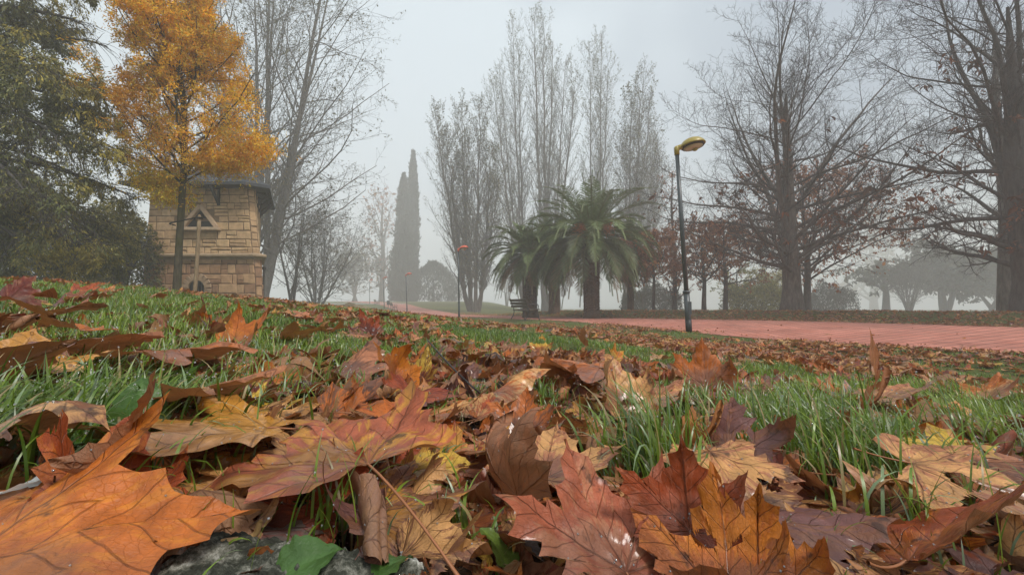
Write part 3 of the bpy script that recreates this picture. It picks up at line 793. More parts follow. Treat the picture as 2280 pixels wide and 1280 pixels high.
# --- palms
def palm(seed, px, Y, top, L, trunkw, label, nf=84, fruit=()):
    R = rng_(seed); loc = at(px, Y, -.05)
    H = hz(top, Y) - loc[2]; hc = H - L * .78
    root = thing('date_palm', label, 'palm tree', loc)
    # trunk with diamond leaf bosses
    mb = MB()
    zz = np.linspace(0, hc, 16); prof = [(trunkw * (1.35 if z < .15 else 1.12 if z < .3 else 1.0) * (1 + .05 * math.sin(i * 2.1)) + (.10 * (z / hc) ** 4), z) for i, z in enumerate(zz)]
    mb.lathe(prof + [(trunkw * 1.25, hc + .15), (trunkw * .5, hc + .4)], n=20)
    for i in range(int(hc / .075)):
        for j in range(9):
            a = (j + (i % 2) * .5) / 9 * 2 * math.pi; z = i * .075 + .05; rr = trunkw * (1.02 + .12 * (z / hc) ** 3)
            c = np.array([math.cos(a) * rr, math.sin(a) * rr, z])
            Rm = np.array([[-math.sin(a), 0, math.cos(a)], [math.cos(a), 0, math.sin(a)], [0, 1, 0]])
            mb.box(c, (.12, .06, .07 + R.uniform(0, .03)), Rm @ rotm(0, -25, R.normal(0, 6)))
    mb.build('trunk', M['bark_palm'], root)
    Vs, Fs, cs, nv = [], [], [], 0
    def blades(base, tip, wd, nn, col):
        nonlocal nv
        k = len(base); mid = (base + tip) / 2; s = nrm(np.cross(tip - base, nn)) * wd[:, None]
        V = np.stack([base - s * .4, base + s * .4, mid + s, tip - (0, 0, .03), mid - s], 1).reshape(-1, 3)
        F = np.stack([np.arange(k) * 5 + i for i in (0, 1, 2, 3, 4)], -1) + nv
        Vs.append(V); Fs.append(F); cs.append(np.repeat(col, 5, 0)); nv += len(V)
    rach = []; n = 14
    for f in range(nf):
        az = f * 2.39996 + R.normal(0, .1); q = (f + .5) / nf
        el = math.radians(80 - 118 * q ** .9 + R.normal(0, 4))
        ln = L * (1.0 if q > .12 else .8) * R.uniform(.9, 1.08)
        d = np.array([math.cos(az) * math.cos(el), math.sin(az) * math.cos(el), math.sin(el)])
        p = np.array([math.cos(az), math.sin(az), 0]) * trunkw * .7 + (0, 0, hc + .25 * (1 - q)); P = [p]
        for i in range(n):
            d = nrm(d + np.array([0, 0, -.155 * (.35 + i / n) * (.6 + .5 * max(math.cos(el), 0))])); p = p + d * ln / n; P.append(p)
        P = np.array(P); rach.append(P)
        m = 66; t = np.linspace(.10, 1, m) * n; i = np.minimum(t.astype(int), n - 1); u = (t - i)[:, None]
        B = P[i] * (1 - u) + P[i + 1] * u; T_ = nrm(P[i + 1] - P[i])
        side = nrm(np.cross(T_, np.tile((0, 0, 1.0), (m, 1)) + 1e-3)); up = np.cross(side, T_)
        tt = np.linspace(.10, 1, m); ll = .46 * np.sin(np.clip(tt * 1.05 + .12, 0, 1) * math.pi) ** .6 * L / 2.8 + .05
        g = R.uniform(.75, 1.25); dead = q > .91
        base_c = np.array((.22, .14, .07)) if dead else (np.array((.14, .19, .065)) if q < .6 else np.array((.10, .13, .05))) * g
        for sg in (-1, 1):
            dr = nrm(T_ * .75 + side * sg * .8 + up * .35 + R.normal(0, .10, (m, 3)))
            tip = B + dr * ll[:, None] - np.array([0, 0, 1]) * (ll * .28)[:, None]
            blades(B, tip, np.full(m, .015), up, base_c[None] * R.uniform(.75, 1.3, (m, 1)))
    rach = np.array(rach); V, F = tubes(rach, np.tile(np.linspace(.028, .006, n + 1), (nf, 1)), 4)
    five = np.vstack(Fs)
    rt = np.tile((.14, .13, .05), (len(V), 1))
    mk('crown', np.vstack(Vs + [V]), [five, F + nv], M['palm'], root, attrs={'tint': np.vstack(cs + [rt])}, smooth=False)
    for (fx, fy) in fruit:
        X = (fx - px) / F0 * Y; Z = hz(fy, Y) - loc[2]; mb = MB()
        c0 = np.array([X * .2, -.25, hc + .1]); tipc = np.array([X, -1.15 - .1, Z])
        for s_ in range(26):
            e = tipc + R.normal(0, .14, 3); P = catmull([c0, (c0 + e) / 2 + (0, -.15, .25), e], 4)
            mb.tube(P, np.linspace(.012, .007, len(P)), 4, (.62, .20, .04), cap=False)
            for b in range(7):
                mb.lathe([(0, -.02), (.018, 0), (0, .02)], e + R.normal(0, .05, 3), 5, col=(.60, .17, .035))
        mb.build('fruit_cluster', M['weed'], root, smooth=True)
    return loc
palm(71, 1317, 20.5, 396, 3.75, .34, 'large date palm with orange fruit sprays on a stout brown trunk', 104, ((1278, 520), (1345, 517)))
palm(72, 1180, 22.5, 474, 2.85, .34, 'smaller date palm at the left of the palm group behind the bench', 74)
palm(73, 1234, 26.5, 470, 2.6, .30, 'date palm half hidden between the two front palms', 60)
palm(74, 1404, 26.0, 490, 2.3, .15, 'date palm mostly hidden at the right of the large palm', 60)

# --- conifers
def conifer(seed, px, Y, top, hw, name, label, lo=.0, power=.9, cols=((.035, .045, .032), (.05, .06, .04)), n=9000, size=.22, shape=None, stuffed=None):
    R = rng_(seed); loc = at(px, Y, -.05); H = hz(top, Y) - loc[2]; w = hw / F0 * Y
    root = thing(name, label, 'tree', loc)
    mb = MB(); mb.tube([(0, 0, 0), (0, 0, H * .5), (0, 0, H * .97)], [.04 * w + .12, .08, .02], 8); mb.build('trunk', M['bark_dark'], root)
    z = R.uniform(lo, 1, n) ** 1.0
    rad = (shape(z) if shape else np.clip(np.minimum(1, (z + .04) * 8) * (1 - z) ** power * 1.15, .02, 1)) * w
    a = R.uniform(0, 6.283, n); rr = rad * np.sqrt(R.uniform(.35, 1.0, n)) * (1 + .26 * wave(a * 3, z * H * .9, 1.6, seed=seed % 4) + .10 * R.normal(size=n))
    p = np.stack([np.cos(a) * rr, np.sin(a) * rr, z * H], -1)
    d = nrm(np.stack([np.cos(a) * .6, np.sin(a) * .6, np.full(n, .9)], -1))
    V, F, c = leafcloud(p, d, size, R, cols, asp=.4, droop=-.3, along=.75)
    mk('crown', V, F, M['needles'], root, attrs={'tint': c}, smooth=False)
cyl = lambda z: np.interp(z, [0, .05, .5, .8, .93, 1], [.75, .9, 1, .75, .35, .04])
conifer(81, 896, 104, 385, 17, 'cypress_tree', 'slim dark cypress, the shorter of the two spires in fog', cols=((.04, .05, .035), (.055, .065, .045)), n=22000, size=.42, shape=cyl)
conifer(82, 917, 107, 334, 13, 'cypress_tree', 'tallest and narrowest cypress spire in fog', cols=((.04, .05, .035), (.055, .065, .045)), n=22000, size=.42, shape=cyl)
dome = lambda z: np.interp(z, [0, .1, .35, .65, .85, 1], [.9, 1, .95, .7, .4, .08])
conifer(83, 898, 99, 500, 30, 'bushy_conifer', 'dark bushy conifer wrapped round the foot of the cypresses', n=24000, shape=dome, size=.5)
conifer(84, 965, 101, 585, 66, 'bushy_conifer', 'wide dark conifer mass right of the cypress spires', n=9000, shape=dome, size=.45)

# --- hedges and shrubs: loose leafy masses
def shrub(seed, px, Y, top, hw, depth, name, label, cols, n=9000, size=.1, cat='shrub', rows=1, ragged=.25):
    R = rng_(seed); loc = at(px, Y, -.05); H = hz(top, Y) - loc[2]; w = hw / F0 * Y
    root = thing(name, label, cat, loc)
    k = 7; sx = R.uniform(-.7, .7, k) * w; P = np.zeros((k * 4, 5, 3))
    P = grow(np.stack([np.repeat(sx, 4), R.normal(0, .2, k * 4) * depth, np.zeros(k * 4)], -1), nrm(R.normal(size=(k * 4, 3)) * (.5, .4, .1) + (0, 0, 1)), R.uniform(.5, .9, k * 4) * H, 5, .15, 0, R)
    V, F = tubes(P, rad_(np.full(k * 4, .03 + H * .008), 5, .2), 4); mk('stem', V, F, M['bark_dark'], root)
    u = R.uniform(-1, 1, n); a = R.uniform(0, math.pi, n)
    hh = H * (1 - .22 * np.abs(u) ** 3) * (1 + ragged * wave(u * w * 1.3, 0 * u, 2.2, seed=seed % 4))
    q = R.uniform(.25, 1, n) ** .4
    p = np.stack([u * w + .1 * R.normal(size=n), depth * np.cos(a) * q, .05 + hh * np.sin(a) * q], -1)
    V, F, c = leafcloud(p, nrm(R.normal(size=(n, 3)) + (0, 0, .5)), size, R, cols, asp=.6, droop=.1, along=.4)
    mk('foliage', V, F, M['foliage'], root, attrs={'tint': c}, smooth=False)
DG = ((.035, .045, .028), (.05, .058, .035))
shrub(91, 1450, 42, 640, 62, 1.2, 'hedge', 'dark clipped hedge behind the large palm and the yellow lamp', DG, 15000, .12, 'hedge')
shrub(92, 1845, 45, 632, 52, 1.2, 'hedge', 'dark rounded hedge right of the thick pale trunk', DG, 12000, .12, 'hedge')
shrub(93, 1690, 35, 628, 75, 1.0, 'leafy_shrub', 'yellow green shrubbery beneath the small rusty trees', ((.17, .17, .05), (.24, .22, .05), (.12, .13, .05)), 12000, .13)
shrub(94, 255, 16, 470, 60, 1.4, 'leafy_shrub', 'yellow tinged bush between the drooping evergreen and the stone tower', ((.14, .13, .03), (.24, .20, .03), (.09, .09, .03)), 16000, .09)
shrub(95, 60, 19, 500, 160, 1.5, 'leafy_shrub', 'dark shrubbery under the drooping evergreen at the left edge', ((.05, .055, .03), (.07, .07, .035)), 20000, .1)

# --- great drooping evergreen on the left
def evergreen():
    T = Tree(101); Y = 9.6; loc = at(-230, Y, -.05); R = T.R
    H = 15.0
    T.stem([(0, 0, 0), (.1, 0, 2), (.3, .1, 6), (.3, 0, 10), (.2, 0, H)], [.5, .42, .35, .25, .08])
    # limbs reaching right over the lawn: (start height, reach px, reach row, depth at tip)
    L = [(2.6, 235, 560, 10.5), (2.9, 290, 440, 11.5), (3.2, 250, 330, 9.5), (4.6, 225, 190, 9.4), (4.2, 190, 250, 10.5), (5.4, 215, 90, 11.0), (6.2, 160, 40, 10.0), (6.6, 210, -40, 10.5), (3.6, 300, 380, 12.5), (3.8, 110, 300, 8.2), (2.4, 150, 480, 8.6), (2.2, 310, 540, 13.0), (7.2, 120, -90, 9.0), (5.0, 60, 140, 8.0), (3.0, 40, 420, 7.6), (2.0, 60, 560, 9.0), (8.0, 200, -150, 11.0), (1.8, 270, 600, 12.0), (1.8, 130, 600, 10.6), (5.8, 90, 60, 12.5), (2.6, 200, 500, 11.8), (3.4, 180, 400, 11.2), (4.4, 130, 220, 9.4), (1.9, 200, 560, 9.8), (1.7, 30, 600, 10.8), (2.8, 120, 450, 10.2)]
    P = []
    for (z0, tx, ty, ty_) in L:
        a = np.array([.2, 0, z0]); b = np.array([(tx - 1140) / F0 * ty_ - loc[0], ty_ - loc[1], hz(ty, ty_) - loc[2]])
        mid = (a + b) / 2 + (0, 0, .12 * np.linalg.norm(b - a)); P.append(catmull([a, a * .7 + mid * .3 + (0, 0, .1), mid, b * .75 + mid * .25 + (0, 0, .08), b], 3))
    P = np.array(P); T.stems(P, rad_(np.full(len(P), .085), P.shape[1] - 1, .15))
    T.branch(1, 26, .22, 1, 48, 12, .30, 7, .09, -.07, taper=.45, rr=.4, rmin=.008, flat=.5)
    T.branch(2, 12, .1, 1, 42, 14, .42, 5, .10, -.09, rr=.5, rmin=.0045)
    T.branch(3, 4, .1, 1, 38, 15, .5, 3, .12, -.12, rr=.5, rmin=.003)
    p, d = T.tips(4, 9, .05, .03)
    # right-hand outline seen in the picture
    def keep(q):
        wq = q + loc; px, py = to_px(wq[:, 0], wq[:, 1], wq[:, 2]); lim = np.interp(py, [-200, 60, 200, 330, 400, 470, 640], [230, 215, 235, 320, 335, 325, 310]) + 14 * wave(py / 30, py * 0, 1.0)
        return px < lim
    m = keep(p) & (wave(p[:, 0] * 1.1, p[:, 2] * 1.1, 1.5, seed=3) + .5 * R.normal(size=len(p)) > .18) & (p[:, 2] + loc[2] > terr(p[:, 0] + loc[0], p[:, 1] + loc[1]) + .12)
    p, d = p[m], d[m]
    V, F, c = leafcloud(p, d, .066, R, ((.10, .115, .045), (.145, .15, .052), (.22, .20, .055), (.33, .27, .05)), asp=.36, droop=.35, along=.75)
    for lv in (3, 4): T.clip(lambda e: keep(e), lv)
    print('evergreen leaves', len(p))
    put_tree('drooping_evergreen', 'great dark evergreen with drooping leafy sprays filling the left edge', 'tree', T, loc, [0, 1], [12, 7], [2, 3, 4], [4, 3, 3], 'bark_dark', 'bark_dark', (V, F, c), 'needles')
evergreen()
# ------------------------------------------------------------------ stone tower
def stone_tower():
    Y0 = 17.0; zb = hz(668, Y0) - .35
    root = thing('stone_tower', 'small sandstone tower with slate roof, triangular vent and arched doorway', 'tower', (-12.4, 18.6, zb))
    O = np.array([-12.4, 18.6, zb])
    z_mid = hz(577, Y0); z_top = hz(400, Y0)
    def ring(fl, fr, b=20.2, d=0.0):
        xl, xr = (fl - 1140) / F0 * Y0, (fr - 1140) / F0 * Y0
        return [np.array([xl, Y0 + d]), np.array([xr - .12, Y0 + d]), np.array([xr + .06, Y0 + .16 + d]), np.array([-12.02, b]), np.array([xl + .9, b])]
    lo0, lo1 = ring(314, 579), ring(319, 570)
    up0, up1 = ring(321, 566), ring(328, 549)
    R = rng_(5)
    def storey(name, A, B, z0, z1, cols, hole=None, course=(.17, .34), wid=(.28, .85), rough=.5):
        mb = MB(); n = len(A)
        for i in range(n):
            a0, a1, b0, b1 = A[i], A[(i + 1) % n], B[i], B[(i + 1) % n]
            L = np.linalg.norm(a1 - a0); H = z1 - z0
            P = lambda s, t, o=0.0: np.append((a0 * (1 - s) + a1 * s) * (1 - t) + (b0 * (1 - s) + b1 * s) * t, z0 + H * t) + nn * o
            dr = nrm((a1 - a0)[None])[0]; nn = np.array([dr[1], -dr[0], 0.0])
            hl = hole if i == 0 else None
            # mortar bed, in small cells so that the opening can be left out
            g = .06 if hl else 1.0; ns, nt = max(2, int(L / g)), max(2, int(H / g))
            S_, T_ = np.meshgrid(np.linspace(0, 1, ns + 1), np.linspace(0, 1, nt + 1), indexing='ij')
            V = np.array([P(s, t) for s, t in zip(S_.ravel(), T_.ravel())])
            ii, jj = np.meshgrid(np.arange(ns), np.arange(nt), indexing='ij'); ii, jj = ii.ravel(), jj.ravel()
            if hl:
                m = ~np.array([hl((a + .5) / ns * L, (b + .5) / nt * H) for a, b in zip(ii, jj)]); ii, jj = ii[m], jj[m]
            k = nt + 1
            mb.add(V, np.stack([ii * k + jj, (ii + 1) * k + jj, (ii + 1) * k + jj + 1, ii * k + jj + 1], -1), np.array(cols[0]) * .38)
            if L < .3:
                wr = (L, L + .1)
            else: wr = wid
            t = 0.0
            while t < H - .04:
                h = min(R.uniform(*course), H - t)
                if H - t - h < .1: h = H - t
                s = 0.0
                while s < L - .01:
                    w = min(R.uniform(*wr), L - s)
                    if L - s - w < .12: w = L - s
                    sub = [(s, t, w, h)]
                    if R.random() < rough * .45 and w > .4 and h > .22:
                        q = R.uniform(.4, .6); sub = [(s, t, w, h * q), (s, t + h * q, w, h * (1 - q))]
                        if R.random() < .5: w2 = w * R.uniform(.4, .6); sub = [(s, t, w2, h), (s + w2, t, w - w2, h * q), (s + w2, t + h * q, w - w2, h * (1 - q))]
                    for (x, y, ww, hh) in sub:
                        if hl and any(hl(x + ww * p, y + hh * q) for p in (.12, .5, .88) for q in (.12, .5, .88)): continue
                        gp = .017; e = .028; o = R.uniform(.012, .032)
                        xs = (x + gp, x + ww - gp); ys = (y + gp, y + hh - gp)
                        if xs[1] - xs[0] < .04 or ys[1] - ys[0] < .04: continue
                        jx = R.uniform(-.014, .014, 4) * rough * 1.6; jy = R.uniform(-.014, .014, 4) * rough * 1.6
                        q0 = [(xs[0], ys[0]), (xs[1], ys[0]), (xs[1], ys[1]), (xs[0], ys[1])]
                        q0 = [(a + jx[c], b + jy[c]) for c, (a, b) in enumerate(q0)]
                        sg = [(1, 1), (-1, 1), (-1, -1), (1, -1)]
                        V = [P(a / L, b / H, -.01) for a, b in q0] + [P(a / L, b / H, o * .75) for a, b in q0] + [P((a + u * e) / L, (b + v * e) / H, o + R.uniform(-.004, .012)) for (a, b), (u, v) in zip(q0, sg)]
                        F = [[0, 1, 5, 4], [1, 2, 6, 5], [2, 3, 7, 6], [3, 0, 4, 7], [4, 5, 9, 8], [5, 6, 10, 9], [6, 7, 11, 10], [7, 4, 8, 11], [8, 9, 10, 11]]
                        c = (np.array(cols[R.integers(len(cols))]) * .6 + np.array(cols[0]) * .4) * R.uniform(.86, 1.1)
                        mb.add(V, np.array(F), c)
                    s += w
                t += h
        return mb.build(name, M['stone'], root, loc=O)
    def sub(o): o.location = (0, 0, 0); return o
    w_lo = (579 - 314) / F0 * Y0
    xdoor = (438 - 314) / F0 * Y0
    def hole_lo(s, t): return abs(s - xdoor) < .33 and (t < .82 or math.hypot(s - xdoor, (t - .82)) < .33)
    tl = hz(668, Y0) - .35
    def hole_up(s, t):     # triangular vent
        x = s - (441 - 321) / F0 * Y0; zt = t + z_mid + .22
        z0, z1 = hz(506, Y0), hz(462, Y0)
        return z0 < zt < z1 and abs(x) < .62 * (1 - (zt - z0) / (z1 - z0))
    lc = [(.38, .22, .12), (.44, .27, .15), (.33, .18, .10), (.50, .32, .18), (.27, .15, .09)]
    uc = [(.50, .33, .18), (.57, .39, .21), (.45, .29, .16), (.62, .43, .25)]
    for o in (storey('lower_wall', lo0, lo1, zb, z_mid + .05, lc, hole_lo, (.20, .40), (.25, .75), 1.0), storey('upper_wall', up0, up1, z_mid + .22, z_top + .1, uc, hole_up, (.22, .38), (.3, .8), .6)): sub(o)
    # moulded string course
    def band(ringpts, prof, mat, name, cols=None):
        n = len(ringpts); c = sum(ringpts) / n; Vs = []
        for (off, z) in prof:
            for i in range(n):
                p, a, b = ringpts[i], ringpts[i - 1], ringpts[(i + 1) % n]
                d1 = nrm((p - a)[None])[0]; d2 = nrm((b - p)[None])[0]; n1 = np.array([d1[1], -d1[0]]); n2 = np.array([d2[1], -d2[0]])
                m = nrm((n1 + n2)[None])[0]; k = 1 / max(.5, float(m @ n1)); Vs.append(np.append(p + m * off * k, z))
        k = len(prof); F = [[i * n + j, i * n + (j + 1) % n, (i + 1) * n + (j + 1) % n, (i + 1) * n + j] for i in range(k - 1) for j in range(n)]
        F2 = [list(range(n))[::-1], [(k - 1) * n + j for j in range(n)]]
        mb = MB(); mb.add(np.array(Vs), [np.array(F), np.array(F2)], cols if cols else (1, 1, 1)); return sub(mb.build(name, mat, root, loc=O))
    band(lo1, [(0.0, z_mid - .02), (.05, z_mid), (.07, z_mid + .06), (.17, z_mid + .09), (.20, z_mid + .11), (.20, z_mid + .17), (.14, z_mid + .21), (-.04, z_mid + .26)], M['stone'], 'cornice', (.33, .24, .15))
    # triangular window: frame, sill, louvre, dark inside
    cx = (441 - 1140) / F0 * Y0; z0, z1 = hz(506, Y0), hz(462, Y0)
    fr = MB()
    for sg in (-1, 1):
        a = np.array([cx + sg * .70, Y0 - .02, z0]); b = np.array([cx, Y0 - .02, z1 + .10]); d = b - a; L = np.linalg.norm(d); th = math.degrees(math.atan2(d[0], d[2]))
        fr.box((a + b) / 2, (.16, .16, L), rotm(0, 0, th), (.44, .31, .20), .02)
    w = sub(fr.build('window_frame', M['stone'], root, loc=O))
    s_ = MB(); s_.box((cx, Y0 - .06, z0 - .07), (1.72, .30, .13), None, (.45, .33, .22), .02); sub(s_.build('sill', M['stone'], w, loc=O))
    lv = MB(); lv.box((cx, Y0 + .12, (z0 + z1) / 2 - .05), (.55, .05, .11), rotm(0, 30, 0), (.20, .13, .09), .01); sub(lv.build('louvre', M['stone'], w, loc=O))
    vd = MB(); vd.box((cx, Y0 + .45, (z0 + z1) / 2), (1.6, .5, 1.1)); sub(vd.build('window_recess', M['void'], root, loc=O))
    # arched door: voussoir ring, grille
    dx = (438 - 1140) / F0 * Y0; zs = zb + .82
    ar = MB()
    for k in range(9):
        a = math.pi * (k + .5) / 9; c = np.array([dx + math.cos(a) * .455, Y0 - .015, zs + math.sin(a) * .455])
        ar.box(c, (.27, .10, .145), rotm(0, 0, 0) @ np.array([[math.cos(a), 0, -math.sin(a)], [0, 1, 0], [math.sin(a), 0, math.cos(a)]]), np.array((.33, .225, .14)) * R.uniform(.85, 1.15), .015)
    for sg in (-1, 1):
        for k in range(3): ar.box((dx + sg * .455, Y0 - .015, zb + .14 + k * .27), (.25, .10, .25), None, np.array((.32, .22, .14)) * R.uniform(.85, 1.15), .015)
    sub(ar.build('door_surround', M['stone'], root, loc=O))
    gr = MB()
    for k in range(5): gr.tube([(dx - .24 + k * .12, Y0 + .08, zb), (dx - .24 + k * .12, Y0 + .08, zs + math.sqrt(max(.0, .33 ** 2 - (-.24 + k * .12) ** 2)))], .014, 6)
    for k in range(3): gr.box((dx, Y0 + .08, zb + .25 + k * .35), (.66, .02, .03))
    sub(gr.build('door_grille', M['iron'], root, loc=O))
    vd = MB(); vd.box((dx, Y0 + .5, zb + .6), (1.0, .6, 1.3)); sub(vd.build('door_recess', M['void'], root, loc=O))
    # roof: hipped slate with deep eaves
    ze = hz(412, Y0); apex = np.array([-12.75, 18.8, hz(330, Y0)])
    e0 = ring(300, 552); eave = []
    n = 5
    def off(rp, o):
        out = []
        for i in range(n):
            p, a, b = rp[i], rp[i - 1], rp[(i + 1) % n]; d1 = nrm((p - a)[None])[0]; d2 = nrm((b - p)[None])[0]
            m = nrm((np.array([d1[1], -d1[0]]) + np.array([d2[1], -d2[0]]))[None])[0]; k = 1 / max(.55, float(m @ np.array([d1[1], -d1[0]]))); out.append(p + m * o * k)
        return out
    E = off(up1, .60)
    rf = MB(); k = 12
    for i in range(n):
        a, b = E[i], E[(i + 1) % n]
        for j in range(k):      # lapped slate courses
            t0, t1 = j / k, (j + 1) / k + .01
            q = lambda p, t, dz: np.append(p, ze) * (1 - t) + apex * t + np.array([0, 0, dz])
            V = [q(a, t0, .035), q(b, t0, .035), q(b, min(t1, 1), .012), q(a, min(t1, 1), .012), q(a, t0, .0), q(b, t0, .0)]
            rf.add(V, [np.array([[0, 1, 2, 3], [4, 5, 1, 0]])])
    V = [np.append(p, ze - .0) for p in E] + [np.append(p, ze - .09) for p in E]
    rf.add(V, [np.array([[5 + i, 5 + (i + 1) % n, (i + 1) % n, i] for i in range(n)])])
    roof = sub(rf.build('roof', M['slate'], root, loc=O))
    sf = MB(); V = [np.append(p, ze - .092) for p in E]; sf.add(V, [np.array([[4, 3, 2, 1, 0]])]); sub(sf.build('soffit', M['timber_dark'], root, loc=O))
    # timber brackets
    def bracket(p, nn):
        mb = MB(); p = np.asarray(p, float); nn = np.asarray(nn, float)
        a = np.append(p + nn * .03, ze - .75); b = np.append(p + nn * .55, ze - .13)
        yaw = math.degrees(math.atan2(nn[0], nn[1])); L = np.linalg.norm(b - a)
        Ry = rotm(yaw, 0, 0); mb.box((a + b) / 2, (.09, .09, L), Ry @ rotm(0, -math.degrees(math.atan2(.52, .62)), 0), None, .01)
        mb.box(np.append(p + nn * .05, ze - .45), (.09, .09, .7), Ry, None, .01)
        mb.box(np.append(p + nn * .22, ze - .14), (.09, .42, .08), Ry, None, .01)
        sub(mb.build('eave_bracket', M['timber_dark'], root, loc=O))
    for i in (0, 2, 3, 4):
        a, b = up1[i], up1[(i + 1) % n]; d = nrm((b - a)[None])[0]; nn = np.array([d[1], -d[0]])
        for s in ((.32, .72) if i == 0 else (.12, .42, .72)): bracket(a * (1 - s) + b * s, nn)
    # downpipe on the right flank
    dp = MB(); c = lo0[2] * .45 + lo0[3] * .55 + np.array([.12, 0]); dp.tube([np.append(c, zb), np.append(c, z_mid - .25)], .045, 10); dp.box(np.append(c, z_mid - .2), (.16, .16, .14), None, None, .02)
    sub(dp.build('downpipe', M['timber_dark'], root, loc=O))
stone_tower()

# stake and tie beside the golden tree
def stake():
    Y = 9.7; b = at(433, Y, -.1); t = np.array([(438 - 1140) / F0 * Y, Y, hz(482, Y)])
    root = thing('tree_stake', 'raw wooden stake standing beside the golden tree', 'stake', b)
    mb = MB(); mb.tube(catmull([(0, 0, 0), (t - b) * .5 + (.006, 0, 0), (t - b)], 4), [.042, .042, .041, .041, .04, .04, .04, .04, .036], 10); mb.build('post', M['timber'], root, smooth=True)
    n = MB(); n.lathe([(.0, 0), (.03, 0), (.034, .02), (.02, .05), (0, .06)], t - b, 10); n.build('cap', M['timber'], root)
    a = np.array([(383 - 1140) / F0 * 9.85, 9.85, hz(500, 9.85)]) - b
    s = MB(); P = catmull([a + (-.02, .05, 0), a + (.0, -.14, .01), a + (.25, -.16, .06), t - b + (-.04, -.06, -.03), t - b + (.05, -.02, -.02), t - b + (.02, .07, -.02)], 5)
    s.tube(P, .017, 6); s.build('tie_strap', M['strap'], root, smooth=True)
stake()

# ------------------------------------------------------------------ street lamps
def lamp(Y, base, top, label, headmat, yellow=False):
    b = at(base[0], Y, -.02); t = np.array([(top[0] - 1140) / F0 * Y, Y, hz(top[1], Y)]) - b
    root = thing('street_lamp', label, 'street lamp', b, group=None if yellow else 'red hooded lamps along the brick path')
    P = lambda f: t * f
    s = MB(); s.tube([P(0), P(.215)], [.060, .060], 20); s.build('base_sleeve', M['pole'], root, smooth=True)
    s = MB(); s.tube([P(-.002), P(.073)], [.0625, .0625], 20); s.build('foot_band', M['pole_black'], root, smooth=True)
    s = MB(); s.lathe([(.0, .0), (.13, .0), (.13, .018), (.065, .022)], n=20); s.build('base_plate', M['pole_black'], root)
    s = MB(); s.box((.0, -.0595, t[2] * .135), (.07, .012, .26), None, None, .004); s.build('access_door', M['pole'], root)
    s = MB(); s.lathe([(.05, -.03), (.072, -.02), (.074, .02), (.05, .035)], P(.218), 20); s.build('collar', M['pole'], root, smooth=True)
    s = MB(); s.tube([P(.215), P(.97)], [.046, .040], 18); s.build('pole', M['pole'], root, smooth=True)
    hm = M[headmat]
    # head: socket on the pole, sloping mushroom hood, rim, lens and little drip cup below
    s = MB(); s.tube([P(.955), P(.995), P(1.003)], [.052, .055, .03], 18)
    a = P(.985); s.tube(catmull([a, a + (.06, -.01, .045), a + (.14, -.02, .06)], 4), [.045, .05, .052, .054, .054, .052, .05, .05, .05], 14)
    arm = s.build('bracket', hm, root, smooth=True)
    Rm = rotm(0, 0, -9) @ rotm(0, -6, 0); c = P(1.0) + (.33, -.03, .03)
    h = MB(); h.lathe([(0, .15), (.05, .148), (.12, .132), (.19, .098), (.235, .052), (.258, .008), (.262, -.012), (.252, -.022), (.235, -.014), (.2, -.006), (.1, .0)], c, 36, Rm, sy=.86)
    hood = h.build('lamp_hood', hm, root, smooth=True)
    r = MB(); r.lathe([(.225, -.012), (.232, -.04), (.215, -.055), (.2, -.05), (.2, -.01)], c, 32, Rm, sy=.86); r.build('rim', M['timber_dark'], hood, smooth=True)
    l = MB(); l.lathe([(.205, -.03), (.19, -.06), (.12, -.085), (.0, -.095)], c, 28, Rm, sy=.86); l.build('lens', M['lens'], root, smooth=True)
    d = MB(); d.lathe([(.0, -.085), (.05, -.088), (.055, -.11), (.03, -.13), (0, -.132)], c + np.array([.03, 0, 0]), 14, Rm); d.build('sensor', hm, root, smooth=True)
    return root
lamp(8.84, (1533, 741), (1512, 322), 'nearest street lamp with mossy yellow hood beside the brick path', 'lamp_yellow', True)
lamp(24.8, (1022.5, 704), (1020, 553), 'red hooded street lamp behind the leaves left of the palms', 'lamp_red')
lamp(41, (907, 704), (903, 611), 'red hooded street lamp in front of the cypresses, second nearest red one', 'lamp_red')
lamp(57, (856, 686), (852.5, 619), 'red hooded street lamp in fog beside the litter bin', 'lamp_red')
lamp(72, (823.5, 675), (822, 624), 'faintest and farthest street lamp in fog', 'lamp_red')

# ------------------------------------------------------------------ benches
def bench(x, y, ang, label, group=None):
    b = np.array([x, y, float(pz(y)) + .008]); root = thing('park_bench', label, 'bench', b, group, rz=ang)
    # local frame: length along x, sitter faces -y
    s = MB()
    for k in range(4): s.box((0, -.20 + k * .115, .43 + (.008 * (k == 0)) - .012 * k), (1.9, .095, .035), None, None, .008)
    s.build('seat', M['wood_bench'], root)
    s = MB()
    for k in range(3): s.box((0, .255 + k * .035, .56 + k * .125), (1.9, .03, .11), rotm(0, -14, 0), None, .008)
    s.build('backrest', M['wood_bench'], root)
    for sx in (-.78, .78):
        f = MB()
        f.tube(catmull([(sx, -.30, 0), (sx, -.24, .2), (sx, -.22, .41)], 4), .019, 8)
        f.tube(catmull([(sx, .34, 0), (sx, .22, .2), (sx, .19, .41), (sx, .27, .62), (sx, .36, .90)], 4), .019, 8)
        f.tube([(sx, -.24, .405), (sx, .22, .385)], .018, 8)
        f.build('leg_frame', M['iron'], root, smooth=True)
        a = MB(); a.tube(catmull([(sx + .03, -.24, .42), (sx + .03, -.27, .56), (sx + .03, -.2, .64), (sx + .03, .05, .64), (sx + .03, .29, .66)], 4), .017, 8); a.build('armrest', M['iron'], root, smooth=True)
    f = MB(); f.tube([(-.78, 0, .37), (.78, 0, .37)], .012, 6); f.build('stretcher', M['iron'], root)
bd = math.atan2(-.36, .93)
bench(.55, 17.9, math.atan2(.93, -.36) + math.pi * 0 , 'dark slatted bench with iron arms beside the brick path', )
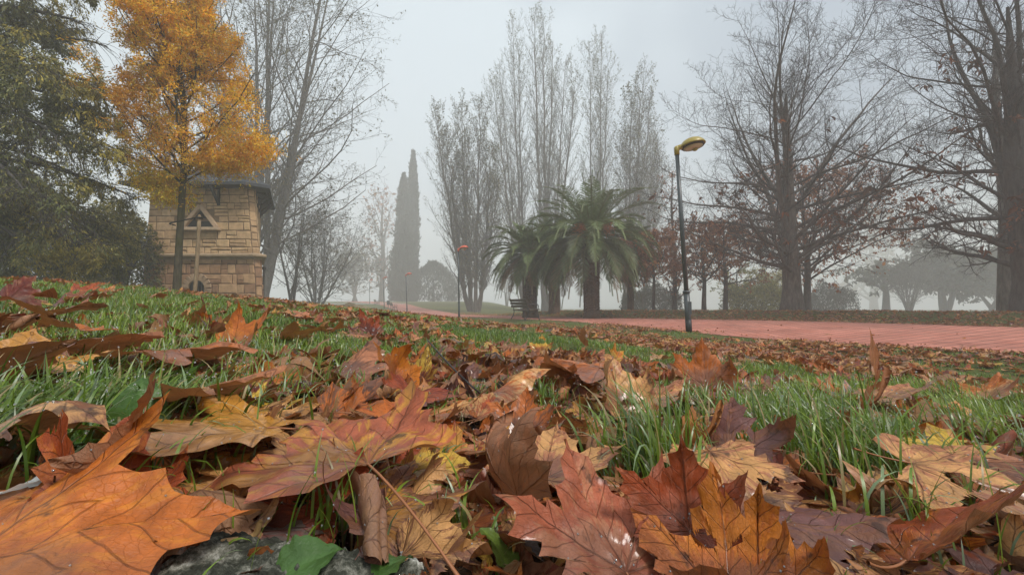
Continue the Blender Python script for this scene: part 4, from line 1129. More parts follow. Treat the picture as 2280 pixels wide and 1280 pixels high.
bench(-14.0, 50.5, math.atan2(.9, -.43), 'distant bench in fog between the second and third red lamps')
bench(-20.9, 66, math.atan2(.9, -.43), 'faintest bench, farthest along the path beyond the bin')
def bin_():
    b = at(864.5, 55, 0); root = thing('litter_bin', 'slim grey litter bin on a post by the distant path', 'litter bin', b)
    s = MB(); s.tube([(0, 0, 0), (0, 0, 1.1)], .04, 10); s.build('post', M['pole'], root)
    s = MB(); s.lathe([(0, .5), (.17, .52), (.2, 1.05), (.19, 1.06), (.16, .6)], n=20); s.build('bucket', M['pole'], root, smooth=True)
bin_()
def plaque():
    Y = 13.6; b = at(787, Y, -.02); b[2] = hz(694, Y); root = thing('stone_monument', 'low weathered monument with tilted slab on the lawn edge', 'monument', b, rz=math.radians(-4))
    s = MB(); s.box((0, .1, .03), (1.06, .9, .08), None, (.11, .095, .07), .015); s.box((0, .1, -.08), (.9, .7, .16), None, (.08, .07, .055), .01); s.build('plinth', M['slab'], root)
    s = MB()
    # three sloping stones, high at the far left corner and low at the near right
    for i, (x0, x1) in enumerate(((-.40, -.12), (-.112, .16), (.168, .46))):
        z = lambda x, y: .085 + .20 * (.46 - x) / .86 * (.35 + .65 * (y + .25) / .8) + .03 * (y + .25)
        P = [(x0, -.25), (x1, -.25), (x1, .55), (x0, .55)]
        V = [(x, y, .071) for x, y in P] + [(x, y, z(x, y)) for x, y in P]
        s.add(V, [np.array([[0, 3, 2, 1], [4, 5, 6, 7], [0, 1, 5, 4], [1, 2, 6, 5], [2, 3, 7, 6], [3, 0, 4, 7]])], np.array((.17, .135, .085)) * (.8 + .2 * i))
    s.build('slab', M['slab'], root)
plaque()
# ------------------------------------------------------------------ fallen leaves
HALF = np.array([(0, 1.0), (.07, .86), (.15, .80), (.16, .68), (.25, .63), (.26, .53), (.29, .455), (.40, .53), (.45, .50), (.54, .585), (.74, .59), (.665, .45), (.69, .36), (.57, .28), (.58, .19), (.46, .13), (.53, .05), (.58, -.06), (.43, -.10), (.33, -.18), (.2, -.13), (.06, -.05), (0, 0)])
OVAL = np.array([(0, 1.0), (.06, .9), (.13, .84), (.16, .74), (.23, .68), (.24, .58), (.29, .52), (.29, .42), (.33, .35), (.31, .26), (.32, .18), (.26, .10), (.20, .03), (.10, -.01), (0, 0)])
def leaf_geom(R, sub=3, rings=7, cup=.0, fold=0.1, wav=.05, bulge=.012, bends=(), lifts=None, jag=1.0, oval=False, torn=False):
    outs = []
    for sgn in (1, -1):
        H = (OVAL if oval else HALF).copy(); H[1:-1] += R.normal(0, .013 * jag, (len(H) - 2, 2)); H[:, 1] *= 1 + .0 * sgn
        th = R.normal(0, .05); c, s = math.cos(th), math.sin(th); w = sstep(0, .5, H[:, 0])[:, None]
        H = H * (1 - w) + (H @ np.array([[c, -s], [s, c]])) * R.uniform(.93, 1.07) * w
        H[:, 0] *= sgn; pts = []
        for a, b in zip(H[:-1], H[1:]):
            for k in range(sub):
                t = k / sub; p = a * (1 - t) + b * t; L = np.linalg.norm(b - a)
                p = p * (1 - .10 * L * 4 * t * (1 - t)) ; pts.append(p)
        outs.append(np.array(pts))
    O = np.vstack([outs[0], outs[1][::-1][:-0 or None]])
    O = O[np.linalg.norm(O, axis=1) > .02]
    n = len(O)
    sc = (np.arange(1, rings + 1) / rings)
    UV = np.vstack([[(0, 0)], (O[None] * sc[:, None, None]).reshape(-1, 2)])
    i, j = np.meshgrid(np.arange(rings - 1), np.arange(n), indexing='ij'); j2 = (j + 1) % n
    F4 = np.stack([1 + (i + 1) * n + j2, 1 + (i + 1) * n + j, 1 + i * n + j, 1 + i * n + j2], -1).reshape(-1, 4)
    j = np.arange(n); F3 = np.stack([np.zeros(n, int), (j + 1) % n + 1, j + 1], -1)
    if torn:
        c_ = UV[F4].mean(1); q_ = R.uniform(0, 40, 2); nz_ = wave(c_[:, 0] * 3 + q_[0], c_[:, 1] * 3 + q_[1], 2.2, seed=3) - .35 * np.hypot(c_[:, 0], c_[:, 1])
        F4 = F4[nz_ > -.72]
    # leave the notch at the stalk open: drop faces that jump across it
    gap = np.linalg.norm(O[(j + 1) % n] - O[j], axis=1) > .5
    u, v = UV[:, 0], UV[:, 1]; r = np.hypot(u, v); a = np.arctan2(np.abs(u), v); sg = np.sign(u)
    th = .85 * (a > .43) + .82 * (a > 1.25)
    dv = np.abs(np.sin(a - th)) * r
    z = cup * r * r + fold * np.abs(u) + wav * r ** 1.6 * np.sin(3.0 * a * (1 + .2 * sg) + R.uniform(0, 6.28) + sg * 1.3) + .45 * wav * r ** 1.5 * np.sin(8 * a + sg * R.uniform(0, 6) + 5 * r) + bulge * np.minimum(dv * 9, 1) * (1 + .5 * np.sin(r * 24 + sg))
    q1, q2 = R.uniform(0, 30, 2)
    z = z + .035 * wave(u * 3.2 + q1, v * 3.2 + q2, 1.6, seed=1) * np.minimum(r * 2, 1) + .012 * wave(u * 9 + q2, v * 9 + q1, 1.6, seed=2)
    if lifts is not None:
        for k, (a0, s_) in enumerate(((0, 1), (.85, 1), (.85, -1), (1.67, 1), (1.67, -1))):
            g = np.exp(-((np.where(sg * s_ >= 0, a, 6) - a0) / .38) ** 2) if k else np.exp(-(a / .38) ** 2)
            z = z + lifts[k] * g * r ** 2.2
    V = np.stack([u, v, z], -1)
    for (da, kap, s0) in bends:
        d = np.array([math.sin(math.radians(da)), math.cos(math.radians(da)), 0]); s = V @ d - s0
        m = s > 0; sp = s[m]; k_ = kap; phi = k_ * sp; h = V[m, 2]
        new = V[m] - d * sp[:, None]; new[:, 2] = 0
        V[m] = new + d * (np.sin(phi) / k_ - h * np.sin(phi))[:, None] + np.array([0, 0, 1]) * ((1 - np.cos(phi)) / k_ + h * np.cos(phi))[:, None]
    return V, F3, F4, UV
def stalk_geom(R, L, bend=None, r=.0075):
    b = R.normal(0, .35) if bend is None else bend[0]; c = R.normal(0, .2) if bend is None else bend[1]
    t = np.linspace(0, 1, 7)[:, None]
    P = np.array([[0, 0, .004]]) + t * np.array([[0, -L, 0]]) + t ** 2 * np.array([[b * L, .0, c * L]])
    return tubes(P[None], np.linspace(r, r * .75, 7)[None] * (1 + .9 * (np.linspace(0, 1, 7)[None] > .93)), 6)

PINK, ORG, TAN, GOLD, MAR, YEL, GREY, RUST, BRN, AMB, PLUM = map(np.array, ((.48, .185, .085), (.54, .14, .015), (.68, .35, .12), (.56, .25, .03), (.15, .02, .010), (.70, .45, .05), (.14, .12, .11), (.36, .065, .015), (.24, .095, .045), (.62, .19, .01), (.20, .085, .075)))
CN = dict(PINK='pinkish brown', ORG='orange brown', TAN='tan', GOLD='golden tan', MAR='dark red', YEL='yellow', GREY='grey brown', RUST='rusty red', BRN='dull brown', AMB='amber', PLUM='purplish brown')
CV = dict(PINK=PINK, ORG=ORG, TAN=TAN, GOLD=GOLD, MAR=MAR, YEL=YEL, GREY=GREY, RUST=RUST, BRN=BRN, AMB=AMB, PLUM=PLUM, SIEN=np.array((.44, .115, .05)))
CV = {k: v * .88 + .03 * float(v @ np.array((.3, .5, .2))) for k, v in CV.items()}
DROPS = []
HERO = []      # (px, py, label)
def hero(label, px, py, size, yaw, pitch=8, roll=0, c='PINK', c2='ORG', h=.035, seed=1, stalk=.55, sb=None, depth=None, **kw):
    """px,py = photo position of the leaf's middle; yaw = where its tip points (0 away, 90 right, 180 to us)"""
    R = rng_(1000 + seed); size = size * float(np.interp(py, [640, 740, 800, 850, 950, 1100], [.48, .6, .78, .78, .70, .66]))
    kw.setdefault('lifts', R.normal(0, .12, 5)); kw.setdefault('bends', [(R.uniform(60, 120), R.uniform(1.2, 2.6), R.uniform(.3, .45)), (R.uniform(-120, -60), R.uniform(-1.5, 2.4), R.uniform(.3, .45))])
    V, F3, F4, UV = leaf_geom(R, 5, 14, torn=(seed % 3 == 0), jag=1.5, **kw)
    Rm = rotm(yaw, pitch, roll)
    mid = V[np.argmin(np.hypot(UV[:, 0], UV[:, 1] - .38))]
    p = on_ground(px, py, h) if depth is None else ray(px, py) * depth
    Vw = ((V - mid) * size) @ Rm.T
    if np.hypot(p[0], p[1]) < 1.2: DROPS.append((Vw + p)[R.choice(len(V), 14, replace=False)])
    o = mk('plane_leaf', Vw, [F3, F4], M['leaf'], attrs={'tint': np.tile(CV[c], (len(V), 1)), 'tint_b': np.tile(CV[c2], (len(V), 1))}, uv=UV)
    o.location = p; tag(o, label, 'fallen leaf')
    if stalk:
        Vs, Fs = stalk_geom(R, stalk, sb); Vs = ((Vs + V[0] - mid) * size) @ Rm.T
        mk('stalk', Vs, Fs, M['stalk'], o, attrs={'tint': np.tile((.30, .12, .05), (len(Vs), 1))})
    HERO.append((px, py, label, p, size)); return o
hero('large mottled pink and orange leaf with long stalk reaching to the kerbstone', 750, 975, .20, -42, 4, -4, 'SIEN', 'GOLD', .05, 1, .75, (.1, -.35), fold=.10, cup=-.10, wav=.05, bulge=.025, lifts=[.05, -.05, -.1, 0, 0])
hero('broad golden tan leaf lying left behind the large mottled leaf', 450, 940, .19, -105, 6, 5, 'GOLD', 'TAN', .035, 2, .3, fold=.06, cup=-.05, lifts=[0, .1, 0, 0, 0])
hero('smooth tan leaf with dark vein tucked under the large mottled leaf', 430, 1075, .155, -75, 8, 10, 'TAN', 'GOLD', .022, 3, 0, fold=.05, cup=-.1)
hero('big orange leaf cut by the bottom left corner', 170, 1185, .19, 62, 6, 14, 'ORG', 'AMB', .04, 4, 0, fold=-.05, cup=-.08, lifts=[0, .1, .35, 0, .1], wav=.04)
hero('upright rusty spike of a curled leaf left of the golden tan leaf', 285, 1000, .10, 150, -20, 60, 'RUST', 'MAR', .05, 5, .3, fold=.3, bends=[(0, 2.5, .3)])
hero('dark rusty leaf with raised point under the upright spike', 265, 1065, .10, -40, 18, 20, 'RUST', 'ORG', .03, 6, .3, fold=.25, lifts=[.5, .1, .4, 0, 0])
hero('glossy pinkish brown leaf with two raised points at bottom centre right', 1325, 1150, .135, -28, 30, 4, 'SIEN', 'PINK', .045, 7, .4, (.1, -.4), fold=.12, cup=.05, lifts=[.15, .3, .25, 0, .0], wav=.05, bulge=.025)
hero('tall red brown spear shaped lobe rising at bottom centre right', 1525, 1100, .085, 8, 62, -8, 'RUST', 'SIEN', .065, 8, .2, fold=.18, cup=.15, lifts=[.3, .1, .1, 0, 0])
hero('amber orange leaf with raised tip cut by the bottom edge', 1610, 1225, .105, 25, 40, -15, 'AMB', 'ORG', .045, 9, .2, fold=.12, cup=.1, lifts=[.3, .2, .2, 0, 0])
hero('tan leaf with fine dark veins spread out at centre', 1225, 1005, .135, 15, 20, 4, 'TAN', 'PINK', .045, 10, .35, (0, -.4), fold=.08, cup=-.08, lifts=[0, .05, .05, 0, 0])
hero('dark red curled leaf arching left of the fine veined tan leaf', 1090, 1030, .13, -60, 40, 60, 'MAR', 'RUST', .05, 11, 0, fold=.2, bends=[(-20, 3.0, .2)])
hero('bright yellow lobe poking out right of the large mottled leaf', 975, 1040, .09, 80, 5, 5, 'YEL', 'GOLD', .03, 12, 0, fold=.1)
hero('upright orange brown leaf standing tall at centre right', 1570, 822, .17, 12, 66, -6, 'ORG', 'PINK', .075, 13, .4, fold=.10, cup=.12, lifts=[.1, .1, .1, .1, .1], wav=.05)
hero('long pinkish leaf lying level with orange lobe under it', 1275, 815, .19, -62, 4, -8, 'PINK', 'ORG', .07, 14, .3, fold=-.12, bends=[(-60, 2.0, .35)], wav=.08)
hero('orange underlying lobe beneath the long pinkish leaf', 1230, 850, .13, -95, -10, 25, 'ORG', 'AMB', .035, 15, .3, fold=.2)
hero('pale folded tan leaf leaning beside the long pinkish leaf', 1375, 865, .15, -12, 50, 18, 'TAN', 'PINK', .06, 16, .3, fold=.3, cup=.1)
hero('small amber spike standing between pinkish and orange leaves', 1368, 785, .10, 0, 70, 50, 'AMB', 'YEL', .08, 17, .2, fold=.3)
hero('pinkish brown leaf lying right of the pale folded leaf', 1470, 880, .15, 70, 14, -6, 'PINK', 'TAN', .045, 18, .4, fold=-.12, bends=[(60, 2, .4)])
hero('crumpled dark brown leaf under the dark curved twig', 1035, 830, .13, 20, 55, 30, 'BRN', 'PLUM', .055, 19, .2, fold=.45, bends=[(40, 5, .15), (-60, 4, .2)], wav=.12)
hero('wide pinkish brown leaf with hooped veins left of the orange spike', 795, 800, .18, 20, 22, -5, 'PINK', 'BRN', .05, 20, .5, fold=-.15, wav=.09)
hero('narrow orange spike sticking up left of the crumpled brown leaf', 885, 815, .13, -25, 60, 50, 'AMB', 'ORG', .06, 21, .1, fold=.35, bends=[(0, 1.8, .3)])
hero('maroon glossy leaf lying under the orange spike', 925, 890, .12, 170, -10, -20, 'RUST', 'MAR', .035, 22, .1, fold=.25, cup=.2)
hero('yellow and black speckled leaf propped behind the orange spike', 945, 825, .09, 30, 60, 0, 'YEL', 'MAR', .05, 23, .2, fold=.1)
hero('purplish brown leaf standing right of the tall grass tuft', 1620, 965, .12, 30, 55, -10, 'PLUM', 'BRN', .055, 24, .2, fold=-.15, cup=-.15)
hero('vivid orange jagged edge below the purplish brown leaf', 1560, 990, .12, 100, 35, -40, 'AMB', 'ORG', .04, 25, .2, fold=.3, lifts=[.4, .3, .5, .2, .3])
hero('tan leaf with fringed lobes hanging toward the camera below the orange edge', 1620, 1065, .13, 175, -18, 6, 'TAN', 'PINK', .045, 26, .2, fold=-.1, bends=[(0, -1.6, .3)])
hero('wide dark orange leaf standing on edge at right', 1930, 905, .19, 80, 30, -42, 'RUST', 'ORG', .06, 27, .3, fold=.15, lifts=[.2, .4, .2, .2, .2])
hero('pale pinkish leaf lying on top of the wide dark orange leaf', 1990, 870, .16, 65, 10, -6, 'PINK', 'TAN', .075, 28, .3, fold=.1, wav=.08)
hero('flat yellow green leaf with radiating veins at right', 2050, 990, .15, -25, 3, 2, 'YEL', 'TAN', .04, 29, .3, fold=.02, cup=0, wav=.02, lifts=[0, 0, 0, 0, 0])
hero('long tan leaf reaching down to the right edge', 2175, 1075, .18, 118, -4, 6, 'TAN', 'PINK', .045, 30, .4, (.3, .2), fold=-.12)
hero('big dark orange leaf standing on edge near the bottom right', 2110, 1170, .20, 70, 12, -38, 'RUST', 'ORG', .045, 31, .3, fold=.1, cup=.1, wav=.04)
hero('flat grey brown leaf in front of the large mottled leaf', 580, 1180, .12, 75, 4, 6, 'GREY', 'PLUM', .014, 32, 0, fold=-.06, cup=-.15, wav=.02)
hero('red brown leaf edge in the shade below the large mottled leaf', 640, 1125, .13, -80, 0, -30, 'RUST', 'MAR', .02, 33, 0, fold=.2)
hero('narrow rolled brown leaf left of the long stalk', 810, 1150, .12, -20, 20, 50, 'PLUM', 'BRN', .03, 34, 0, fold=.5, bends=[(90, 6, .05), (-90, 6, .05)])
hero('crumpled amber brown leaf right of the long stalk', 935, 1120, .14, 60, 6, 12, 'BRN', 'GOLD', .025, 35, .2, fold=-.2, wav=.12)
hero('crumpled tan leaf at the bottom beside the kerbstone', 975, 1240, .09, 100, 8, 10, 'TAN', 'BRN', .018, 36, 0, fold=.3, wav=.15)
hero('long pinkish leaf lying level in the upper left grass', 205, 765, .21, 80, 4, -12, 'PINK', 'BRN', .06, 37, .3, fold=-.15, bends=[(70, -1.5, .4)])
hero('pale pink folded leaf with orange underside at upper left', 430, 778, .20, 80, 4, -16, 'PINK', 'ORG', .065, 38, .3, fold=-.3)
hero('orange leaf with curled rim behind the long pinkish leaf', 145, 728, .17, -75, 10, 18, 'ORG', 'PINK', .055, 39, .2, fold=.3)
hero('golden tan leaf at the left edge with dark veins', 45, 780, .15, -40, 14, 4, 'GOLD', 'TAN', .06, 40, .3, fold=-.05)
hero('shaded maroon leaf standing at the left edge', 25, 815, .12, 60, 30, -30, 'MAR', 'RUST', .05, 41, .2, fold=.2)
hero('curled brown leaf at the left edge below the grass', 50, 925, .15, 95, 16, -10, 'BRN', 'TAN', .05, 42, .2, fold=-.25, bends=[(40, -3, .3)])
hero('jagged orange leaf standing up in the middle distance grass', 555, 742, .17, 50, 35, 20, 'ORG', 'AMB', .06, 43, .2, fold=.2, lifts=[.3, .4, .4, 0, 0])
hero('dark clump of curled leaf on the left skyline', 60, 660, .16, 50, 14, 20, 'MAR', 'BRN', .08, 44, .2, fold=.4, wav=.2)
hero('small rusty leaf pointing up on the left skyline', 195, 646, .15, 0, 45, 0, 'RUST', 'ORG', .09, 45, .2, fold=.2)
hero('purplish leaf lying below the left skyline clump', 130, 690, .25, 60, 14, 0, 'PLUM', 'PINK', .06, 46, .2, fold=-.2)
hero('pale cream leaf lying in the grass band left of centre', 670, 738, .20, 80, 10, -12, 'TAN', 'YEL', .05, 47, .2, fold=-.1)
hero('dark red crumpled leaf standing beyond the grass band', 830, 726, .085, 20, 40, 30, 'RUST', 'MAR', .10, 48, .2, fold=.5, wav=.2)
hero('pinkish tan leaf with lifted rim above the golden tan leaf', 470, 862, .16, 75, 12, -14, 'PINK', 'TAN', .045, 49, .2, fold=-.2)
hero('orange tan leaf hanging right of the crumpled dark brown leaf', 1130, 850, .14, 60, 20, -12, 'TAN', 'ORG', .05, 50, .2, fold=-.3, bends=[(50, -2.5, .2)])
hero('curved tan leaf below the maroon glossy leaf', 1000, 915, .15, 60, 12, -6, 'TAN', 'ORG', .035, 51, .3, fold=-.15, bends=[(50, 2.5, .3)])
hero('small brown orange flap beside the fine veined tan leaf', 1170, 925, .09, 10, 50, 10, 'ORG', 'BRN', .05, 52, .2, fold=.2)
hero('long purplish leaf lying below the right hand grass', 1800, 1170, .17, 100, 2, 4, 'PLUM', 'BRN', .025, 53, 0, fold=-.1, wav=.06)
hero('tan brown leaf left of the large dark grass tuft', 1700, 1080, .15, 60, 4, 8, 'BRN', 'TAN', .03, 54, 0, fold=-.08)
hero('amber pointed leaf at the bottom right of centre', 1690, 1235, .10, 25, 50, 10, 'AMB', 'ORG', .03, 55, .1, fold=.2, lifts=[.4, .3, .3, 0, 0])
hero('pink brown leaf at the right edge above the dark orange leaf', 2262, 1030, .12, 130, 5, 10, 'PINK', 'BRN', .05, 56, .3, fold=-.2)
hero('dull tan leaf lying at the bottom right', 2030, 1265, .12, 110, 0, 4, 'BRN', 'TAN', .02, 57, 0, fold=-.1)
hero('orange leaf with raised tips in the right hand grass', 2210, 865, .18, 70, 24, -14, 'ORG', 'TAN', .055, 58, .2, fold=.2, lifts=[.2, .3, .1, .1, .1])
hero('spread of rusty orange leaf standing behind the amber spike', 1290, 755, .20, -70, 45, 20, 'RUST', 'ORG', .07, 59, .2, fold=.3, lifts=[.3, .4, .4, 0, 0])
hero('yellow leaf standing just behind the amber spike', 1205, 770, .14, 20, 60, 0, 'YEL', 'AMB', .06, 60, .2, fold=.2)
ANCH = [(x, y, a) for (x, y, a) in ((745, 985, 'large mottled leaf'), (450, 940, 'broad golden tan leaf'), (190, 1175, 'big orange corner leaf'), (285, 1010, 'upright rusty spike'), (1320, 1165, 'glossy two pointed leaf'), (1600, 1190, 'amber bottom edge leaf'), (1220, 1010, 'fine veined tan leaf'), (1570, 822, 'tall upright orange brown leaf'), (1275, 815, 'long level pinkish leaf'), (1035, 830, 'twig topped crumpled leaf'), (795, 800, 'pinkish leaf with hooped veins'), (1620, 965, 'purplish leaf by the tuft'), (1950, 890, 'wide dark orange leaf'), (2050, 990, 'flat yellow green leaf'), (2110, 1170, 'dark orange bottom leaf'), (580, 1180, 'flat grey brown leaf'), (935, 1120, 'crumpled amber brown leaf'), (205, 762, 'long upper left leaf'), (45, 900, 'curled left edge leaf'), (555, 738, 'jagged orange upright leaf'), (60, 652, 'dark skyline clump'), (822, 712, 'dark red far leaf'), (1533, 735, 'foot of the yellow lamp'), (1300, 745, 'spread rusty leaf'), (2200, 850, 'raised orange leaf in grass'), (1800, 1150, 'long purplish leaf'), (1790, 800, 'brick path edge'))]


# the rest of the leaf litter
TUFT = [(130, 905, 230, 70), (60, 1000, 90, 50), (1430, 1010, 110, 110), (1500, 930, 90, 60), (1850, 980, 210, 120), (1760, 900, 130, 60), (2200, 930, 110, 90), (760, 820, 60, 25), (960, 1010, 90, 50), (1200, 905, 60, 50), (720, 1120, 50, 60), (840, 760, 420, 42), (300, 700, 300, 45), (1050, 880, 60, 30), (2050, 860, 60, 30), (1700, 820, 80, 25), (1000, 1170, 40, 60), (2080, 1180, 60, 60)]
def tuftness(px, py):
    o = np.zeros(np.shape(px))
    for (x, y, w, h) in TUFT: o = np.maximum(o, 1 - (((px - x) / w) ** 2 + ((py - y) / h) ** 2))
    return np.clip(o * 2, 0, 1)
NAMES = [k for k in CV if k != 'SIEN']
def litter():
    R = rng_(77)
    # candidate places over the near lawn
    C = []
    n = 40000
    th = R.uniform(-.98, .98, n); r = np.sqrt(R.uniform(.2 ** 2, 15.0 ** 2, n)); 
    n2 = 2600; th = np.concatenate([th, R.uniform(-1.0, 1.0, n2)]); r = np.concatenate([r, np.sqrt(R.uniform(.17 ** 2, 1.7 ** 2, n2))])
    n3 = 3000; th = np.concatenate([th, R.uniform(-.98, .98, n3)]); r = np.concatenate([r, np.sqrt(R.uniform(1.2 ** 2, 4.5 ** 2, n3))])
    X, Y = r * np.sin(th), r * np.cos(th); Z = terr(X, Y); dn = sdist(NE, X, Y)
    px, py = to_px(X, Y, Z + .02)
    dens = np.where(r < 1.7, .62, 0) + np.where(r >= 1.7, .30 + .75 * wave(X * 1.4, Y * .9, .9, seed=2), 0)
    band = sstep(700, 1250, px)                       # thick litter towards the path
    dens = np.where(r >= 1.7, np.clip(dens, .1, 1) * .25 * (1 - band) + band * (.42 + .8 * wave(X * 1.0, Y * .7, 1.1, seed=2)), dens)
    dens = np.where(r < 1.7, dens * (1 - .97 * tuftness(px, py)) * np.where(py < 800, .45, 1), dens)
    hold = R.uniform(0, 1, len(X)) < dens
    ok = hold & (dn < .25) & (Y < 20) & ~((X > -.19) & (X < -.02) & (Y < .33))
    C.append(np.stack([X[ok], Y[ok]], -1))
    e2 = (dn >= .25) & (dn < 1.6) & (R.uniform(0, 1, len(X)) < .30 * np.exp(-dn * 1.6)) & (r > 4); C.append(np.stack([X[e2], Y[e2]], -1))
    # drift along the far bank, under the trees, plus a few strays on the bricks
    t = R.uniform(0, len(FE) - 1.01, 12000); i = t.astype(int); u = (t - i)[:, None]; e = FE[i] * (1 - u) + FE[i + 1] * u
    nn = np.stack([FE[i + 1][:, 1] - FE[i][:, 1], -(FE[i + 1][:, 0] - FE[i][:, 0])], -1); nn = nrm(nn)
    e = e + nn * (np.abs(R.normal(0, 1.5, (len(e), 1))) + R.uniform(-.12, .1, (len(e), 1)))
    e = e[(e[:, 1] > 4) & (e[:, 1] < 45)]; C.append(e)
    st = np.array([on_ground(x, y, 0)[:2] for x, y in ((1735, 728), (1848, 750), (1870, 733), (1945, 752), (2120, 748), (2150, 760), (1610, 716), (1500, 712), (1700, 740), (2040, 735), (1330, 708), (2230, 770), (1790, 722), (1410, 716), (1990, 762))]); C.append(st)
    P = np.vstack(C); nst = len(st)
    r = np.hypot(P[:, 0], P[:, 1]); keep = r > .24; P, r = P[keep], r[keep]
    order = np.argsort(r); 
    recs = []
    HP = np.array([h[3] for h in HERO]); HS = np.array([h[4] for h in HERO])
    for k in order:
        x, y = P[k]; d = r[k]; stray = k >= len(P) - nst
        sz = R.uniform(.045, .11) if d < 1 else R.uniform(.045, .125)
        if stray: sz = .14
        if d < .45: sz *= .85
        recs.append((x, y, d, sz, stray))
    X = np.array([q[0] for q in recs]); Y = np.array([q[1] for q in recs]); Z = terr(X, Y)
    fr = wave(X * 1.5, Y * 1.5, 1.0, seed=4)
    px, py = to_px(X, Y, Z + .02)
    inframe = (px > 5) & (px < 2275) & (py < 1278)
    # which are individuals: the largest in view
    D = np.array([q[2] for q in recs]); SZ = np.array([q[3] for q in recs])
    app = np.where(inframe, SZ / D, 0); app[[i for i, q in enumerate(recs) if q[4]]] += 9 * inframe[[i for i, q in enumerate(recs) if q[4]]]
    NI = 300 - len(HERO)
    ind = set(np.argsort(-app)[:NI].tolist())
    w = np.array([.17, .19, .18, .09, .06, .03, .04, .10, .07, .04, .03])
    acc = dict(V=[], F3=[], F4=[], UV=[], A=[], B=[]); nv = 0; made = []
    svs, sfs, snv = [], [], 0
    for i, (x, y, d, sz, stray) in enumerate(recs):
        c, c2 = R.choice(len(NAMES), 2, p=w / w.sum())
        if d < 1.2: sub, rings = 3, 8
        elif d < 3.5: sub, rings = 1, 3
        else: sub, rings = 1, 2
        if i in ind and not stray: sub, rings = 4, 9
        curl = R.uniform(0, 1)
        bends = []
        if curl > .3: bends.append((R.uniform(-90, 90), R.uniform(1.5, 5.0), R.uniform(.1, .5)))
        if curl > .7: bends.append((R.choice([-100, 100, 140, 0]), R.uniform(1.5, 5), R.uniform(.05, .3)))
        ov = R.random() < .16 and not (i in ind and SZ[i] / D[i] > .2)
        if ov: sz *= .6
        V, F3, F4, UV = leaf_geom(R, sub, rings, oval=ov, torn=(R.random() < .35 and rings > 6), cup=R.normal(.06, .18), fold=R.normal(.08, .16), wav=R.uniform(.03, .12), bulge=.013, bends=bends, lifts=R.normal(.05, .22, 5))
        up = R.random(); flip = up < .22
        tilt = R.uniform(0, 360); amt = abs(R.normal(0, 13)) if d < 1.5 else abs(R.normal(0, 12))
        if stray: amt = 6
        Rm = rotm(R.uniform(0, 360), 180 if flip else 0, 0); Rt = rotm(tilt, amt, 0) @ rotm(-tilt, 0, 0)
        Vw = (V - V[0] * 0 - (0, .35, 0)) * sz @ Rm.T @ Rt.T
        zmin = np.percentile(Vw[:, 2], 12)
        hh = Z[i] - zmin * .75 + (R.uniform(.0, .020) if d < 1.3 else R.uniform(.0, .03)) + (0 if not stray else .01)
        # never poke up in front of the lens
        top = Vw[:, 2].max() + hh
        lim = Z[i] + (.045 if d < .5 else .055 if d < 1 else .065 if d < 2 else .07)
        if len(HP):
            dd_ = np.hypot(HP[:, 0] - x, HP[:, 1] - y) / HS
            j_ = np.argmin(dd_)
            if dd_[j_] < .62: lim = min(lim, HP[j_, 2] - .006)
        if top > lim: hh -= (top - lim)
        loc = np.array([x, y, hh])
        gap_dark = 1.0 if (i in ind or d > 1.4) else R.uniform(.22, 1.0)      # near litter leaves randomly darkened: gap shade painted into their tint
        A = np.tile(CV[NAMES[c]] * R.uniform(.75, 1.15) * gap_dark, (len(V), 1)); B = np.tile(CV[NAMES[c2]] * R.uniform(.75, 1.15) * gap_dark, (len(V), 1))
        if i in ind:
            o = mk('plane_leaf', Vw, [F3, F4], M['leaf'], attrs={'tint': A, 'tint_b': B}, uv=UV); o.location = loc
            if sz / d > .12:
                Vs, Fs = stalk_geom(R, .5); Vs = (Vs - (0, .35, 0)) * sz @ Rm.T @ Rt.T
                mk('stalk', Vs, Fs, M['stalk'], o, attrs={'tint': np.tile((.28, .12, .05), (len(Vs), 1))})
            made.append((o, NAMES[c], 'upturned' if flip else ('curled' if curl > .7 else 'curved' if curl > .35 else 'flat'), px[i], py[i], stray))
        else:
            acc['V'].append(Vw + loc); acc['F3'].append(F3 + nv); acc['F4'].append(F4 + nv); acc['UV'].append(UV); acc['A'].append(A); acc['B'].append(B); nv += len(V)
            if R.random() < .35 and d < 3:
                Vs, Fs = stalk_geom(R, .5); svs.append((Vs - (0, .35, 0)) * sz @ Rm.T @ Rt.T + loc); sfs.append(Fs + snv); snv += len(Vs)
    # crumbs and broken bits between the whole leaves
    n = 2600; th = R.uniform(-.95, .95, n); r = np.sqrt(R.uniform(.22 ** 2, 1.9 ** 2, n)); r[: n // 2] = np.sqrt(R.uniform(.22 ** 2, .8 ** 2, n // 2))
    X2, Y2 = r * np.sin(th), r * np.cos(th); Z2 = terr(X2, Y2)
    for x, y, z in zip(X2, Y2, Z2):
        V, F3, F4, UV = leaf_geom(R, 1, 2, oval=R.random() < .5, cup=R.normal(0, .4), fold=R.normal(0, .4), wav=.15)
        c, c2 = R.choice(len(NAMES), 2, p=w / w.sum()); sz = R.uniform(.008, .026)
        Vw = (V - (0, .35, 0)) * sz @ rotm(R.uniform(0, 360), R.normal(0, 30), R.normal(0, 30)).T + (x, y, z + R.uniform(0, .022))
        acc['V'].append(Vw); acc['F3'].append(F3 + nv); acc['F4'].append(F4 + nv); acc['UV'].append(UV); nv += len(V)
        acc['A'].append(np.tile(CV[NAMES[c]] * R.uniform(.4, 1), (len(V), 1))); acc['B'].append(np.tile(CV[NAMES[c2]] * R.uniform(.4, 1), (len(V), 1)))
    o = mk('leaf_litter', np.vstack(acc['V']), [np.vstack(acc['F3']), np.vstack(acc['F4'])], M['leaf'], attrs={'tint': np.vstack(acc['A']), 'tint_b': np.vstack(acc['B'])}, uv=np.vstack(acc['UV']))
    tag(o, 'carpet of small fallen brown and orange leaves over lawn and bank', 'leaf litter', kind='stuff')
